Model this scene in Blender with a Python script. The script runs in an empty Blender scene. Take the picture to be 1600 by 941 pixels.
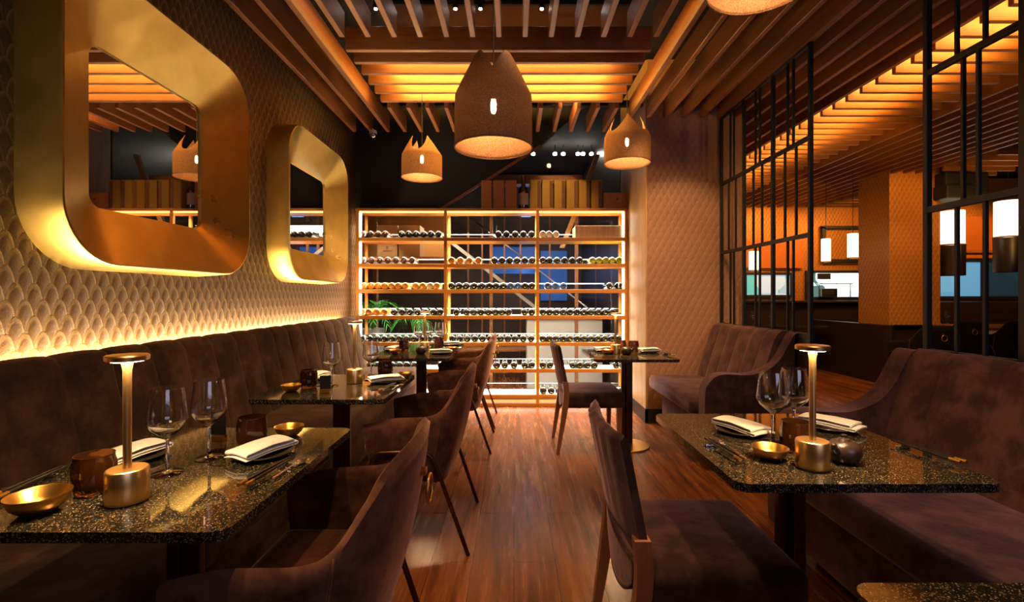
import bpy, bmesh, math, random
from mathutils import Vector, Matrix
R = math.radians
PI = math.pi
random.seed(7)
scene = bpy.context.scene
COL = scene.collection

# ------------------------------------------------------------------ camera, world, exposure
EYE, F, CX, CY = 1.22, 750.0, 803.0, 463.0          # eye height, focal length in px, vanishing point (1600x941)
cam_d = bpy.data.cameras.new('camera'); cam = bpy.data.objects.new('camera', cam_d); COL.objects.link(cam)
cam.location = (0, 0, EYE); cam.rotation_euler = (PI / 2, 0, 0)
cam_d.sensor_width = 36; cam_d.lens = F / 1600 * 36
cam_d.shift_x = -(CX - 800) / 1600; cam_d.shift_y = -(470.5 - CY) / 1600
cam_d.clip_start = 0.02; cam_d.clip_end = 100
scene.camera = cam
scene.view_settings.view_transform = 'Standard'
scene.view_settings.look = 'None'
scene.view_settings.gamma = 1
scene.view_settings.use_curve_mapping = False
scene.view_settings.exposure = 0.35
scene.cycles.use_denoising = True
scene.cycles.max_bounces = 9
scene.cycles.diffuse_bounces = 3
scene.cycles.glossy_bounces = 4
scene.cycles.transmission_bounces = 8
scene.cycles.transparent_max_bounces = 14
scene.cycles.sample_clamp_indirect = 4
scene.cycles.caustics_reflective = False
scene.cycles.caustics_refractive = False
world = bpy.data.worlds.new('world'); scene.world = world; world.use_nodes = True
world.node_tree.nodes['Background'].inputs[0].default_value = (0.35, 0.20, 0.10, 1)
world.node_tree.nodes['Background'].inputs[1].default_value = 0.03

WARM = (1.0, 0.50, 0.17); GOLD = (1.0, 0.52, 0.10); SOFT = (1.0, 0.60, 0.28); WHITE = (1.0, 0.93, 0.82); COOL = (0.75, 0.70, 1.0)
def light(name, kind, loc, energy, color=WARM, size=None, size_y=None, target=None, spot=None, rot=None, soft=None):
    d = bpy.data.lights.new(name, kind); d.energy = energy; d.color = color
    o = bpy.data.objects.new(name, d); COL.objects.link(o); o.location = loc
    if kind == 'AREA':
        d.shape = 'RECTANGLE' if size_y else 'SQUARE'; d.size = size
        if size_y: d.size_y = size_y
    elif soft or kind != 'SUN': d.shadow_soft_size = soft or 0.03
    if kind == 'SPOT': d.spot_size = R(spot or 60); d.spot_blend = 0.6
    if target is not None: o.rotation_euler = (Vector(target) - Vector(loc)).to_track_quat('-Z', 'Y').to_euler()
    elif rot is not None: o.rotation_euler = rot
    return o

# window light from behind the camera (faint, cool), downlights of the room
light('window_light', 'AREA', (1.9, -2.2, 1.9), 19, COOL, 2.2, 1.6, target=(0.9, 2, 0.4))
for x, y, e, tx, ty in ((-0.9, 1.0, 60, -0.9, 1.35), (-0.9, 2.3, 45, -0.9, 2.6), (0.95, 1.2, 70, 0.95, 1.6), (0.1, 2.2, 30, 0.05, 3.4),
                        (-0.3, 0.9, 55, -0.35, 1.35), (0.4, 3.7, 40, 0.0, 4.4), (1.0, 2.9, 70, 1.55, 3.9), (1.2, 1.7, 55, 1.6, 1.9), (1.1, 3.0, 70, 1.4, 4.6)):
    light('ceiling_spot', 'SPOT', (x, y, 2.9), e, SOFT, target=(tx, ty, 0.3), spot=62, soft=0.05)
# light strip behind the long bench, washing up the left wall
for k in range(5):
    light('bench_wall_wash', 'AREA', (-1.782, 0.62 + k * 0.98, 0.955), 10.5, (1.0, 0.72, 0.40), 0.03, 0.96, rot=(0, PI - 0.10, 0))
# wall washer in front of the pillar beside the rack
light('pillar_wash', 'SPOT', (1.45, 3.6, 2.85), 40, SOFT, target=(1.62, 4.62, 1.2), spot=70, soft=0.04)
# gold light between the cross beams
for k in range(5):
    if k: light('cross_beam_glow', 'AREA', (-0.11, 3.35 + k * 0.174 + 0.028, 3.075), 22 if k > 1 else 9, GOLD, 1.75, 0.02, rot=(R(62), 0, 0))
light('left_beam_glow', 'AREA', (-1.22, 3.2, 3.0), 1.5, GOLD, 0.03, 2.2, rot=(0, R(75), 0))
light('right_beam_glow', 'AREA', (1.03, 3.4, 3.0), 1.4, GOLD, 0.03, 2.2, rot=(0, R(-75), 0))
# next room
for k in range(28):
    light('next_room_beam_glow', 'AREA', (3.25, 2.30 + (k + 2) * 0.174 + .03, 3.075), 3.2, GOLD, 0.55, 0.02, rot=(R(62), 0, 0))
for x, y in ((7.0, 7.0), (5.3, 5.8)): light('next_room_table_fill', 'SPOT', (x, y - .2, 2.9), 36, WARM, target=(x, y + .8, .6), spot=80)  # added fill without fixtures, brightens the dark table area
light('rack_top_fill', 'SPOT', (0.5, 4.3, 3.1), 48, WARM, target=(0.5, 5.4, 2.35), spot=80)  # added fill without a fixture, brightens the cartons on the rack
for x, y, e in ((3.3, 3.0, 55), (3.4, 5.0, 70), (3.6, 7.2, 70), (6.6, 6.0, 45)):
    light('next_room_uplight', 'SPOT', (x, y - 0.6, 1.9), e * 0.7, GOLD, target=(x + 0.1, y + 1.0, 2.95), spot=95, soft=0.1)
for x, y, e in ((5.0, 8.5, 110), (6.3, 8.3, 90), (8.6, 8.4, 110), (5.4, 5.9, 55)):
    light('next_room_wall_wash', 'SPOT', (x, y - 0.6, 2.85), e, (1.0, 0.42, 0.08), target=(x, y + 0.8, 1.9), spot=95, soft=0.1)
light('next_room_floor', 'SPOT', (3.9, 5.0, 2.8), 90, WARM, target=(4.3, 6.6, 0), spot=80, soft=0.1)
# room behind the rack
light('cellar_light', 'AREA', (-0.6, 6.9, 2.15), 38, (1, .82, .6), 2.5, 1.2, rot=(0, 0, 0))
light('cellar_blue', 'POINT', (0.2, 8.3, 1.7), 5, (0.2, 0.4, 1.0), soft=0.1)

# ------------------------------------------------------------------ node helpers
def rgba(c): return (c[0], c[1], c[2], 1)
class N:
    def __init__(s, m): s.nt = m.node_tree; s.b = s.nt.nodes['Principled BSDF']; s.out = s.nt.nodes['Material Output']
    def new(s, t, **kw):
        n = s.nt.nodes.new(t)
        for k, v in kw.items(): setattr(n, k, v)
        return n
    def link(s, a, b): s.nt.links.new(a, b)
    def put(s, sock, v):
        if isinstance(v, bpy.types.NodeSocket): s.link(v, sock)
        else: sock.default_value = v
    def m(s, op, a, b=None, c=None):
        n = s.new('ShaderNodeMath', operation=op); s.put(n.inputs[0], a)
        if b is not None: s.put(n.inputs[1], b)
        if c is not None: s.put(n.inputs[2], c)
        return n.outputs[0]
    def mix(s, f, a, b):
        n = s.new('ShaderNodeMix', data_type='RGBA'); s.put(n.inputs[0], f)
        s.put(n.inputs[6], rgba(a) if isinstance(a, tuple) else a); s.put(n.inputs[7], rgba(b) if isinstance(b, tuple) else b)
        return n.outputs[2]
    def coord(s, kind='Object', scale=(1, 1, 1)):
        tc = s.new('ShaderNodeTexCoord'); mp = s.new('ShaderNodeMapping'); s.link(tc.outputs[kind], mp.inputs[0]); mp.inputs[3].default_value = scale
        return mp.outputs[0]
    def world(s, scale=(1, 1, 1)):
        g = s.new('ShaderNodeNewGeometry'); mp = s.new('ShaderNodeMapping'); s.link(g.outputs['Position'], mp.inputs[0]); mp.inputs[3].default_value = scale
        return mp.outputs[0]
    def noise(s, vec, scale, detail=4, rough=0.5):
        n = s.new('ShaderNodeTexNoise'); s.link(vec, n.inputs['Vector']); n.inputs['Scale'].default_value = scale
        n.inputs['Detail'].default_value = detail; n.inputs['Roughness'].default_value = rough
        return n.outputs[0]
    def ramp(s, f, lo, hi):
        n = s.new('ShaderNodeMapRange'); s.put(n.inputs[0], f); n.inputs[1].default_value = lo; n.inputs[2].default_value = hi
        return n.outputs[0]
    def bump(s, h, strength=0.3, dist=0.01):
        n = s.new('ShaderNodeBump'); s.link(h, n.inputs['Height']); n.inputs['Strength'].default_value = strength; n.inputs['Distance'].default_value = dist
        s.link(n.outputs[0], s.b.inputs['Normal']); return n

def mat(name, color, rough=0.5, metal=0.0, emit=None, estr=0.0, **kw):
    m = bpy.data.materials.new(name); m.use_nodes = True; b = m.node_tree.nodes['Principled BSDF']
    b.inputs['Base Color'].default_value = rgba(color); b.inputs['Roughness'].default_value = rough; b.inputs['Metallic'].default_value = metal
    if emit: b.inputs['Emission Color'].default_value = rgba(emit); b.inputs['Emission Strength'].default_value = estr
    for k, v in kw.items(): b.inputs[k.replace('_', ' ')].default_value = v
    return m

def noisy(name, c1, c2, scale, rough=0.5, metal=0.0, bump=0.0, lo=0.3, hi=0.7, stretch=(1, 1, 1), r2=None, **kw):
    m = mat(name, c1, rough, metal, **kw); n = N(m); v = n.coord('Object', stretch)
    f = n.ramp(n.noise(v, scale), lo, hi); n.link(n.mix(f, c1, c2), n.b.inputs['Base Color'])
    if r2 is not None: n.link(n.m('MULTIPLY_ADD', f, r2 - rough, rough), n.b.inputs['Roughness'])
    if bump: n.bump(n.noise(v, scale * 3), bump, 0.004)
    return m

def velvet(name, c1, c2, sheen=0.6, tint=(0.6, 0.42, 0.32)):
    m = mat(name, c1, 0.85); n = N(m); v = n.coord('Object')
    big = n.ramp(n.noise(v, 6, 4, 0.65), 0.42, 0.60); fine = n.noise(v, 60, 3, 0.6)
    n.link(n.mix(n.m('MULTIPLY', big, 0.9), c1, c2), n.b.inputs['Base Color'])
    n.b.inputs['Sheen Weight'].default_value = sheen; n.b.inputs['Sheen Roughness'].default_value = 0.35
    n.b.inputs['Sheen Tint'].default_value = rgba(tint); n.b.inputs['Specular IOR Level'].default_value = 0.15
    n.bump(n.m('ADD', n.m('MULTIPLY', n.noise(v, 14, 3), 1.0), n.m('MULTIPLY', fine, 0.15)), 0.35, 0.01)
    return m

def wood(name, c1, c2, axis=0, rough=0.45, scale=9, streak=0.06):
    m = mat(name, c1, rough); n = N(m); st = [1, 1, 1]; st[axis] = streak
    v = n.coord('Object', tuple(st)); w = n.noise(v, scale * 3, 5, 0.65); w2 = n.noise(v, scale * 9, 3, 0.6)
    f = n.ramp(n.m('ADD', n.m('MULTIPLY', w, 0.7), n.m('MULTIPLY', w2, 0.3)), 0.36, 0.64)
    n.link(n.mix(f, c1, c2), n.b.inputs['Base Color']); n.bump(w2, 0.12, 0.002)
    return m

def scallop_paper(name, base, rim, deep, depth=0.9):
    m = mat(name, base, 0.42); n = N(m)
    g = n.new('ShaderNodeNewGeometry'); sp = n.new('ShaderNodeSeparateXYZ'); n.link(g.outputs['Position'], sp.inputs[0])
    u = n.m('MULTIPLY', n.m('ADD', sp.outputs[0], sp.outputs[1]), 1 / 0.068); v = n.m('MULTIPLY', sp.outputs[2], 1 / 0.062)
    j = n.m('FLOOR', v); b = n.m('SUBTRACT', v, j); p = n.m('MULTIPLY', n.m('MODULO', j, 2.0), 0.5)
    a0 = n.m('SUBTRACT', n.m('FRACT', n.m('ADD', u, p)), 0.5); a1 = n.m('SUBTRACT', n.m('FRACT', n.m('ADD', n.m('ADD', u, p), 0.5)), 0.5)
    def ell(a, bb):
        return n.m('ADD', n.m('POWER', n.m('ABSOLUTE', n.m('DIVIDE', a, 0.5)), 2.0), n.m('POWER', n.m('ABSOLUTE', n.m('DIVIDE', bb, 1.5)), 2.0))
    bA = n.m('ADD', b, 1.0); bC = n.m('SUBTRACT', b, 1.0)
    eA, eB, eC = ell(a1, bA), ell(a0, b), ell(a1, bC)
    inA, inB = n.m('LESS_THAN', eA, 1.0), n.m('LESS_THAN', eB, 1.0)
    def sel(c, x, y): return n.m('ADD', n.m('MULTIPLY', c, x), n.m('MULTIPLY', n.m('SUBTRACT', 1.0, c), y))
    e = sel(inA, eA, sel(inB, eB, eC)); t = sel(inA, bA, sel(inB, b, bC))
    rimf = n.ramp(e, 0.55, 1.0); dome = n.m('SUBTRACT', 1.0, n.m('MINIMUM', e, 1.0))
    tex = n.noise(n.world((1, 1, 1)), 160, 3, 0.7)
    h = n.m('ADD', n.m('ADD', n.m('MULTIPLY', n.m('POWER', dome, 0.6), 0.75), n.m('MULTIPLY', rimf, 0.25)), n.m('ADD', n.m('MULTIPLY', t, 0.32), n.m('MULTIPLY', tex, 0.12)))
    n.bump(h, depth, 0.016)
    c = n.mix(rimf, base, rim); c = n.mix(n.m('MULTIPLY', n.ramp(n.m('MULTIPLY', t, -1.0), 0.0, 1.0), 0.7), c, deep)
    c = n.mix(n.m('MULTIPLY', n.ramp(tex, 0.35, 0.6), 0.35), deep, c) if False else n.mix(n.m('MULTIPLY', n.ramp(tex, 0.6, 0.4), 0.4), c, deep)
    n.link(c, n.b.inputs['Base Color']); n.b.inputs['Metallic'].default_value = 0.15
    return m

def thin_glass(name, tint=(1, 1, 1), refl=0.10, rough=0.0):
    m = bpy.data.materials.new(name); m.use_nodes = True; nt = m.node_tree; nt.nodes.clear()
    o = nt.nodes.new('ShaderNodeOutputMaterial'); mx = nt.nodes.new('ShaderNodeMixShader'); t = nt.nodes.new('ShaderNodeBsdfTransparent'); g = nt.nodes.new('ShaderNodeBsdfGlossy')
    fr = nt.nodes.new('ShaderNodeFresnel'); fr.inputs[0].default_value = refl
    t.inputs[0].default_value = rgba(tint); g.inputs['Roughness'].default_value = rough
    nt.links.new(fr.outputs[0], mx.inputs[0]); nt.links.new(t.outputs[0], mx.inputs[1]); nt.links.new(g.outputs[0], mx.inputs[2]); nt.links.new(mx.outputs[0], o.inputs[0])
    return m

# ------------------------------------------------------------------ materials
MT = {}
MT['slat'] = wood('slat_wood', (0.33, 0.12, 0.031), (0.20, 0.066, 0.016), 1)
MT['slat_x'] = wood('cross_beam_wood', (0.34, 0.13, 0.035), (0.22, 0.075, 0.018), 0)
MT['slat_far'] = wood('next_room_wood', (0.28, 0.10, 0.03), (0.18, 0.058, 0.015), 1)
MT['leg_wood'] = wood('oak_leg', (0.36, 0.15, 0.06), (0.27, 0.10, 0.035), 2, 0.4)
MT['rack'] = wood('rack_wood', (0.62, 0.29, 0.06), (0.48, 0.20, 0.035), 0, 0.4)
MT['crate'] = wood('crate_wood', (0.42, 0.22, 0.07), (0.33, 0.15, 0.04), 0, 0.6)
MT['pale_wood'] = wood('pale_veneer', (0.50, 0.33, 0.17), (0.36, 0.21, 0.10), 2, 0.45)
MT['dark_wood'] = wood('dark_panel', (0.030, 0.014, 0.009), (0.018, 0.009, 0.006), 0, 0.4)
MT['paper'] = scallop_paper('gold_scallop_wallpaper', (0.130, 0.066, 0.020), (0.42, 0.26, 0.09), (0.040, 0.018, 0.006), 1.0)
MT['paper_mauve'] = scallop_paper('mauve_scallop_wallpaper', (0.36, 0.19, 0.12), (0.45, 0.25, 0.15), (0.27, 0.13, 0.085), 0.55)
MT['paper_far'] = scallop_paper('orange_scallop_wallpaper', (0.42, 0.17, 0.03), (0.62, 0.30, 0.06), (0.30, 0.10, 0.02), 0.6)
MT['black'] = mat('black_paint', (0.006, 0.006, 0.007), 0.7)
MT['void'] = noisy('ceiling_void', (0.005, 0.004, 0.004), (0.016, 0.011, 0.008), 2.5, 0.85)
MT['screen'] = mat('black_steel', (0.004, 0.004, 0.007), 0.5)
MT['skirting'] = mat('dark_skirting', (0.012, 0.012, 0.014), 0.5)
MT['velvet'] = velvet('brown_velvet', (0.030, 0.015, 0.0085), (0.075, 0.040, 0.022), 0.40, (0.6, 0.36, 0.2))
MT['velvet_chair'] = velvet('chair_velvet', (0.050, 0.019, 0.011), (0.145, 0.060, 0.036), 0.85, (0.75, 0.40, 0.28))
MT['velvet_plum'] = velvet('plum_velvet', (0.034, 0.014, 0.011), (0.092, 0.042, 0.034), 0.75, (0.62, 0.42, 0.52))
MT['velvet_black'] = velvet('black_velvet', (0.006, 0.004, 0.004), (0.012, 0.008, 0.008), 0.1)
MT['piping'] = mat('velvet_piping', (0.16, 0.08, 0.045), 0.8, Sheen_Weight=0.5)
MT['brass'] = noisy('brushed_brass', (0.72, 0.42, 0.10), (0.50, 0.26, 0.05), 6, 0.27, 1.0, 0.05, r2=0.40)
MT['brass_frame'] = noisy('aged_brass', (0.80, 0.60, 0.18), (0.58, 0.37, 0.09), 4, 0.27, 1.0, 0.08, 0.3, 0.75, r2=0.46)
MT['lamp_brass'] = mat('lamp_brass', (0.86, 0.56, 0.22), 0.32, 1.0)
MT['bronze'] = mat('bronze_tube', (0.11, 0.050, 0.025), 0.32, 0.9)
MT['mirror'] = mat('mirror_glass', (0.85, 0.82, 0.78), 0.01, 1.0)
MT['glass'] = mat('clear_glass', (1, 1, 1), 0.0, Transmission_Weight=1.0, IOR=1.52, Coat_Weight=0.5)
MT['amber_glass'] = mat('smoked_amber_glass', (0.20, 0.075, 0.022), 0.03, Transmission_Weight=0.9, IOR=1.5)
MT['pane'] = thin_glass('pane_glass', (0.95, 0.96, 0.96), 1.12)
MT['linen'] = noisy('white_linen', (0.80, 0.77, 0.72), (0.70, 0.67, 0.62), 40, 0.85, 0, 0.15)
MT['plate'] = mat('dark_plate', (0.05, 0.035, 0.028), 0.25)
MT['grey_ceramic'] = noisy('grey_ceramic', (0.48, 0.46, 0.45), (0.36, 0.34, 0.34), 30, 0.28)
MT['dark_ceramic'] = mat('dark_ceramic', (0.03, 0.018, 0.014), 0.3)
MT['copper'] = mat('copper_bowl', (0.55, 0.20, 0.08), 0.3, 0.9)
MT['steel'] = mat('steel', (0.62, 0.60, 0.58), 0.2, 1.0)
MT['lacquer'] = mat('black_lacquer', (0.008, 0.008, 0.010), 0.25)
MT['card'] = mat('black_card', (0.006, 0.006, 0.007), 0.5)
MT['wire'] = mat('black_cord', (0.01, 0.01, 0.01), 0.6)
MT['white_lamp'] = mat('opal_lamp', (0.9, 0.85, 0.75), 0.5, emit=(1.0, 0.80, 0.54), estr=2.0)
MT['bulb'] = mat('glowing_bulb', (1, 0.9, 0.7), 0.3, emit=(1.0, 0.93, 0.82), estr=40)
MT['pendant_bulb'] = mat('pendant_bulb', (1, 0.9, 0.7), 0.3, emit=(1.0, 0.64, 0.28), estr=430)
MT['led'] = mat('white_led', (1, 1, 1), 0.4, emit=(1.0, 0.90, 0.72), estr=12)
MT['led_amber'] = mat('amber_led', (1, 0.8, 0.4), 0.4, emit=(1.0, 0.66, 0.14), estr=2.4)
MT['diffuser'] = mat('lamp_diffuser', (1, 0.9, 0.7), 0.4, emit=(1.0, 0.80, 0.50), estr=22)
MT['orange_wall'] = noisy('orange_wall', (0.50, 0.15, 0.018), (0.38, 0.10, 0.012), 1.5, 0.6)
MT['kitchen'] = noisy('kitchen_light', (0.8, 0.9, 0.9), (0.3, 0.45, 0.45), 5, 0.4)
MT['blue'] = mat('blue_screen', (0.02, 0.10, 0.35), 0.3, emit=(0.04, 0.22, 0.75), estr=0.2)
MT['leaf'] = noisy('palm_leaf', (0.05, 0.28, 0.03), (0.12, 0.45, 0.08), 8, 0.4)
MT['pale'] = mat('pale_plaster', (0.55, 0.50, 0.44), 0.7)
MT['grey_wall'] = noisy('cellar_wall', (0.10, 0.070, 0.052), (0.05, 0.035, 0.026), 1.8, 0.7)
MT['carton_olive'] = mat('olive_carton', (0.36, 0.25, 0.030), 0.6)
MT['carton_orange'] = mat('orange_carton', (0.42, 0.19, 0.045), 0.6)
MT['print_dark'] = mat('dark_print', (0.16, 0.06, 0.045), 0.6)
MT['bottle_dark'] = mat('dark_bottle', (0.010, 0.016, 0.010), 0.10, Coat_Weight=0.6, IOR=2.0)
MT['bottle_amber'] = mat('amber_bottle', (0.75, 0.32, 0.04), 0.12, Coat_Weight=0.6, IOR=2.0)
MT['bottle_brown'] = mat('brown_bottle', (0.16, 0.06, 0.03), 0.12, Coat_Weight=0.6, IOR=2.0)
MT['bottle_green'] = mat('olive_bottle', (0.38, 0.42, 0.05), 0.12, Coat_Weight=0.6, IOR=2.0)
MT['bottle_clear'] = mat('pale_bottle', (0.75, 0.66, 0.46), 0.10, Coat_Weight=0.6, IOR=2.0)
MT['bottle_blue'] = mat('blue_reflection_bottle', (0.02, 0.10, 0.42), 0.10, Coat_Weight=0.6, IOR=2.0)  # blue is a reflection painted into the bottle colour
MT['label'] = mat('bottle_label', (0.45, 0.38, 0.30), 0.7)
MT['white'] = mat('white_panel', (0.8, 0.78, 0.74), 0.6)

def granite():
    m = mat('speckled_granite', (0.012, 0.012, 0.011), 0.06); n = N(m); v = n.coord('Object')
    def cells(scale, pick, c):
        vo = n.new('ShaderNodeTexVoronoi'); n.link(v, vo.inputs['Vector']); vo.inputs['Scale'].default_value = scale; vo.inputs['Randomness'].default_value = 1
        sp = n.new('ShaderNodeSeparateColor'); n.link(vo.outputs['Color'], sp.inputs[0])
        return n.m('MULTIPLY', n.m('GREATER_THAN', sp.outputs[0], pick), n.m('LESS_THAN', vo.outputs['Distance'], 0.5)), sp.outputs[1]
    f1, r1 = cells(250, 0.68, 0); f2, r2 = cells(420, 0.86, 0); f3, r3 = cells(140, 0.62, 0)
    c = n.mix(n.m('MULTIPLY', f3, n.m('MULTIPLY', r3, 0.8)), (0.008, 0.009, 0.007), (0.050, 0.034, 0.015))
    c = n.mix(n.m('MULTIPLY', f1, r1), c, (0.17, 0.10, 0.032)); c = n.mix(n.m('MULTIPLY', f2, r2), c, (0.42, 0.34, 0.20))
    n.link(c, n.b.inputs['Base Color'])
    return m
MT['granite'] = granite()

def plank_floor(name='wood_floor', c1=(0.27, 0.088, 0.025), c2=(0.085, 0.022, 0.007), gap=(0.02, 0.008, 0.004)):
    m = mat(name, c1, 0.3); n = N(m)
    g = n.new('ShaderNodeNewGeometry'); sp = n.new('ShaderNodeSeparateXYZ'); n.link(g.outputs['Position'], sp.inputs[0])
    cb = n.new('ShaderNodeCombineXYZ'); n.link(sp.outputs[1], cb.inputs[0]); n.link(sp.outputs[0], cb.inputs[1])
    br = n.new('ShaderNodeTexBrick'); n.link(cb.outputs[0], br.inputs['Vector']); br.offset = 0.37; br.squash = 1
    br.inputs['Scale'].default_value = 1; br.inputs['Brick Width'].default_value = 1.35; br.inputs['Row Height'].default_value = 0.19
    br.inputs['Mortar Size'].default_value = 0.0016; br.inputs['Mortar Smooth'].default_value = 0.2
    br.inputs['Color1'].default_value = (0, 0, 0, 1); br.inputs['Color2'].default_value = (1, 1, 1, 1); br.inputs['Mortar'].default_value = (0.5, 0.5, 0.5, 1)
    v = n.world((1, 0.05, 1)); gr = n.noise(v, 34, 5, 0.6); gr2 = n.noise(n.world((1, 0.22, 1)), 6, 3, 0.5)
    tone = n.m('ADD', n.m('MULTIPLY', br.outputs[0], 0.30), n.m('ADD', n.m('MULTIPLY', n.ramp(gr, 0.40, 0.60), 0.40), n.m('MULTIPLY', n.ramp(gr2, 0.40, 0.60), 0.35)))
    c = n.mix(tone, c2, c1); c = n.mix(n.m('MULTIPLY', n.ramp(n.noise(n.world((1, 0.07, 1)), 17, 4, 0.6), 0.50, 0.68), 0.80), c, (0.045, 0.014, 0.007))
    c = n.mix(br.outputs['Fac'], c, gap); n.link(c, n.b.inputs['Base Color'])
    n.link(n.m('MULTIPLY_ADD', gr, 0.20, 0.16), n.b.inputs['Roughness']); n.b.inputs['Specular IOR Level'].default_value = 0.34; n.bump(n.m('SUBTRACT', n.m('MULTIPLY', gr, 0.35), br.outputs['Fac']), 0.05, 0.003)
    return m
MT['floor'] = plank_floor()

def mesh_fabric():
    m = bpy.data.materials.new('woven_mesh'); m.use_nodes = True; n = N(m)
    n.b.inputs['Base Color'].default_value = (0.30, 0.135, 0.048, 1); n.b.inputs['Roughness'].default_value = 0.6
    tr = n.new('ShaderNodeBsdfTransparent'); tl = n.new('ShaderNodeBsdfTranslucent'); tl.inputs[0].default_value = (0.65, 0.32, 0.13, 1)
    a = n.new('ShaderNodeMixShader'); a.inputs[0].default_value = 0.035; n.link(n.b.outputs[0], a.inputs[1]); n.link(tl.outputs[0], a.inputs[2])
    hole = n.ramp(n.noise(n.coord('Object', (1, 1, 1)), 320, 2), 0.35, 0.75)
    b = n.new('ShaderNodeMixShader'); n.link(n.m('MULTIPLY', hole, 0.30), b.inputs[0]); n.link(a.outputs[0], b.inputs[1]); n.link(tr.outputs[0], b.inputs[2])
    n.bump(n.noise(n.coord('Object', (1, 1, 1)), 260, 2), 0.6, 0.004)
    n.link(n.mix(n.ramp(n.noise(n.coord('Object', (1, 1, 1)), 200, 2), 0.38, 0.62), (0.20, 0.085, 0.032), (0.40, 0.18, 0.07)), n.b.inputs['Base Color'])
    n.link(b.outputs[0], n.out.inputs[0]); return m
MT['mesh'] = mesh_fabric()

# ------------------------------------------------------------------ geometry helpers
def put(name, bm, material, parent=None, smooth=False, loc=None):
    me = bpy.data.meshes.new(name); bmesh.ops.recalc_face_normals(bm, faces=bm.faces[:]) if bm.faces else None
    bm.to_mesh(me); bm.free()
    o = bpy.data.objects.new(name, me); COL.objects.link(o)
    if material is not None: me.materials.append(MT[material] if isinstance(material, str) else material)
    if smooth:
        for p in me.polygons: p.use_smooth = True
        if smooth != 'all':
            try: me.set_sharp_from_angle(angle=R(smooth if not isinstance(smooth, bool) else 40))
            except Exception: pass
    if parent is not None: o.parent = parent
    if loc: o.location = loc
    return o

def tag(o, label, cat, group=None):
    o['label'] = label; o['category'] = cat
    if group: o['group'] = group
    return o

def thing(name, label, cat, loc=(0, 0, 0), rz=0, group=None):
    o = bpy.data.objects.new(name, None); COL.objects.link(o); o.location = loc; o.rotation_euler = (0, 0, rz); o.empty_display_size = 0.1
    return tag(o, label, cat, group)

def struct(name, bm, material, smooth=False):
    o = put(name, bm, material, None, smooth); o['kind'] = 'structure'; return o

def copy_tree(o, parent=None, name=None):
    c = o.copy(); COL.objects.link(c)
    if parent is not None: c.parent = parent
    for ch in KIDS(o): copy_tree(ch, c)
    return c
def KIDS(o): return [x for x in list(COL.objects) if x.parent is o]

def dup(root, label, loc=None, rz=None, group=None, scale=None):
    c = copy_tree(root)
    if loc is not None: c.location = loc
    if rz is not None: c.rotation_euler = (0, 0, rz)
    if scale is not None: c.scale = scale
    c['label'] = label
    if group: c['group'] = group
    return c

def B(): return bmesh.new()
def box(bm, x0, y0, z0, x1, y1, z1, bevel=0.0, seg=2):
    r = bmesh.ops.create_cube(bm, size=1.0); vs = r['verts']
    for v in vs:
        v.co = Vector((x0 + (v.co.x + .5) * (x1 - x0), y0 + (v.co.y + .5) * (y1 - y0), z0 + (v.co.z + .5) * (z1 - z0)))
    if bevel:
        es = list({e for v in vs for e in v.link_edges}); bmesh.ops.bevel(bm, geom=es, offset=bevel, segments=seg, profile=0.6, affect='EDGES')
    return bm
def BX(*a, **k): return box(B(), *a, **k)

def lathe(bm, prof, seg=32, cx=0, cy=0, close=False):
    rings = []
    for r, z in prof:
        if r < 1e-5: rings.append([bm.verts.new((cx, cy, z))])
        else: rings.append([bm.verts.new((cx + r * math.cos(2 * PI * i / seg), cy + r * math.sin(2 * PI * i / seg), z)) for i in range(seg)])
    pairs = list(zip(rings, rings[1:])) + ([(rings[-1], rings[0])] if close else [])
    for a, b in pairs:
        for i in range(seg):
            j = (i + 1) % seg
            if len(a) == 1 and len(b) == 1: continue
            if len(a) == 1: bm.faces.new((a[0], b[j], b[i]))
            elif len(b) == 1: bm.faces.new((a[i], a[j], b[0]))
            else: bm.faces.new((a[i], a[j], b[j], b[i]))
    return bm

def tube(bm, pts, r, seg=10, cap=True, closed=False):
    pts = [Vector(p) for p in pts]; n = len(pts); rr = r if isinstance(r, (list, tuple)) else [r] * n
    rings = []; up = None
    for i, p in enumerate(pts):
        if closed: t = (pts[(i + 1) % n] - pts[i - 1]).normalized()
        else: t = (pts[min(i + 1, n - 1)] - pts[max(i - 1, 0)]).normalized()
        if up is None: up = Vector((0, 0, 1)) if abs(t.z) < 0.9 else Vector((1, 0, 0))
        s = t.cross(up).normalized(); up = s.cross(t).normalized()
        rings.append([bm.verts.new(p + (s * math.cos(2 * PI * k / seg) + up * math.sin(2 * PI * k / seg)) * rr[i]) for k in range(seg)])
    m = n if closed else n - 1
    for i in range(m):
        a, b = rings[i], rings[(i + 1) % n]
        for k in range(seg): bm.faces.new((a[k], a[(k + 1) % seg], b[(k + 1) % seg], b[k]))
    if cap and not closed: bm.faces.new(rings[0][::-1]); bm.faces.new(rings[-1])
    return bm

def grid(bm, f, nu, nv, wrap_u=False):
    vs = [[bm.verts.new(f(i / (nu if wrap_u else nu - 1), j / (nv - 1))) for j in range(nv)] for i in range(nu)]
    for i in range(nu if wrap_u else nu - 1):
        for j in range(nv - 1):
            a = (i + 1) % nu; bm.faces.new((vs[i][j], vs[a][j], vs[a][j + 1], vs[i][j + 1]))
    return vs

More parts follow.
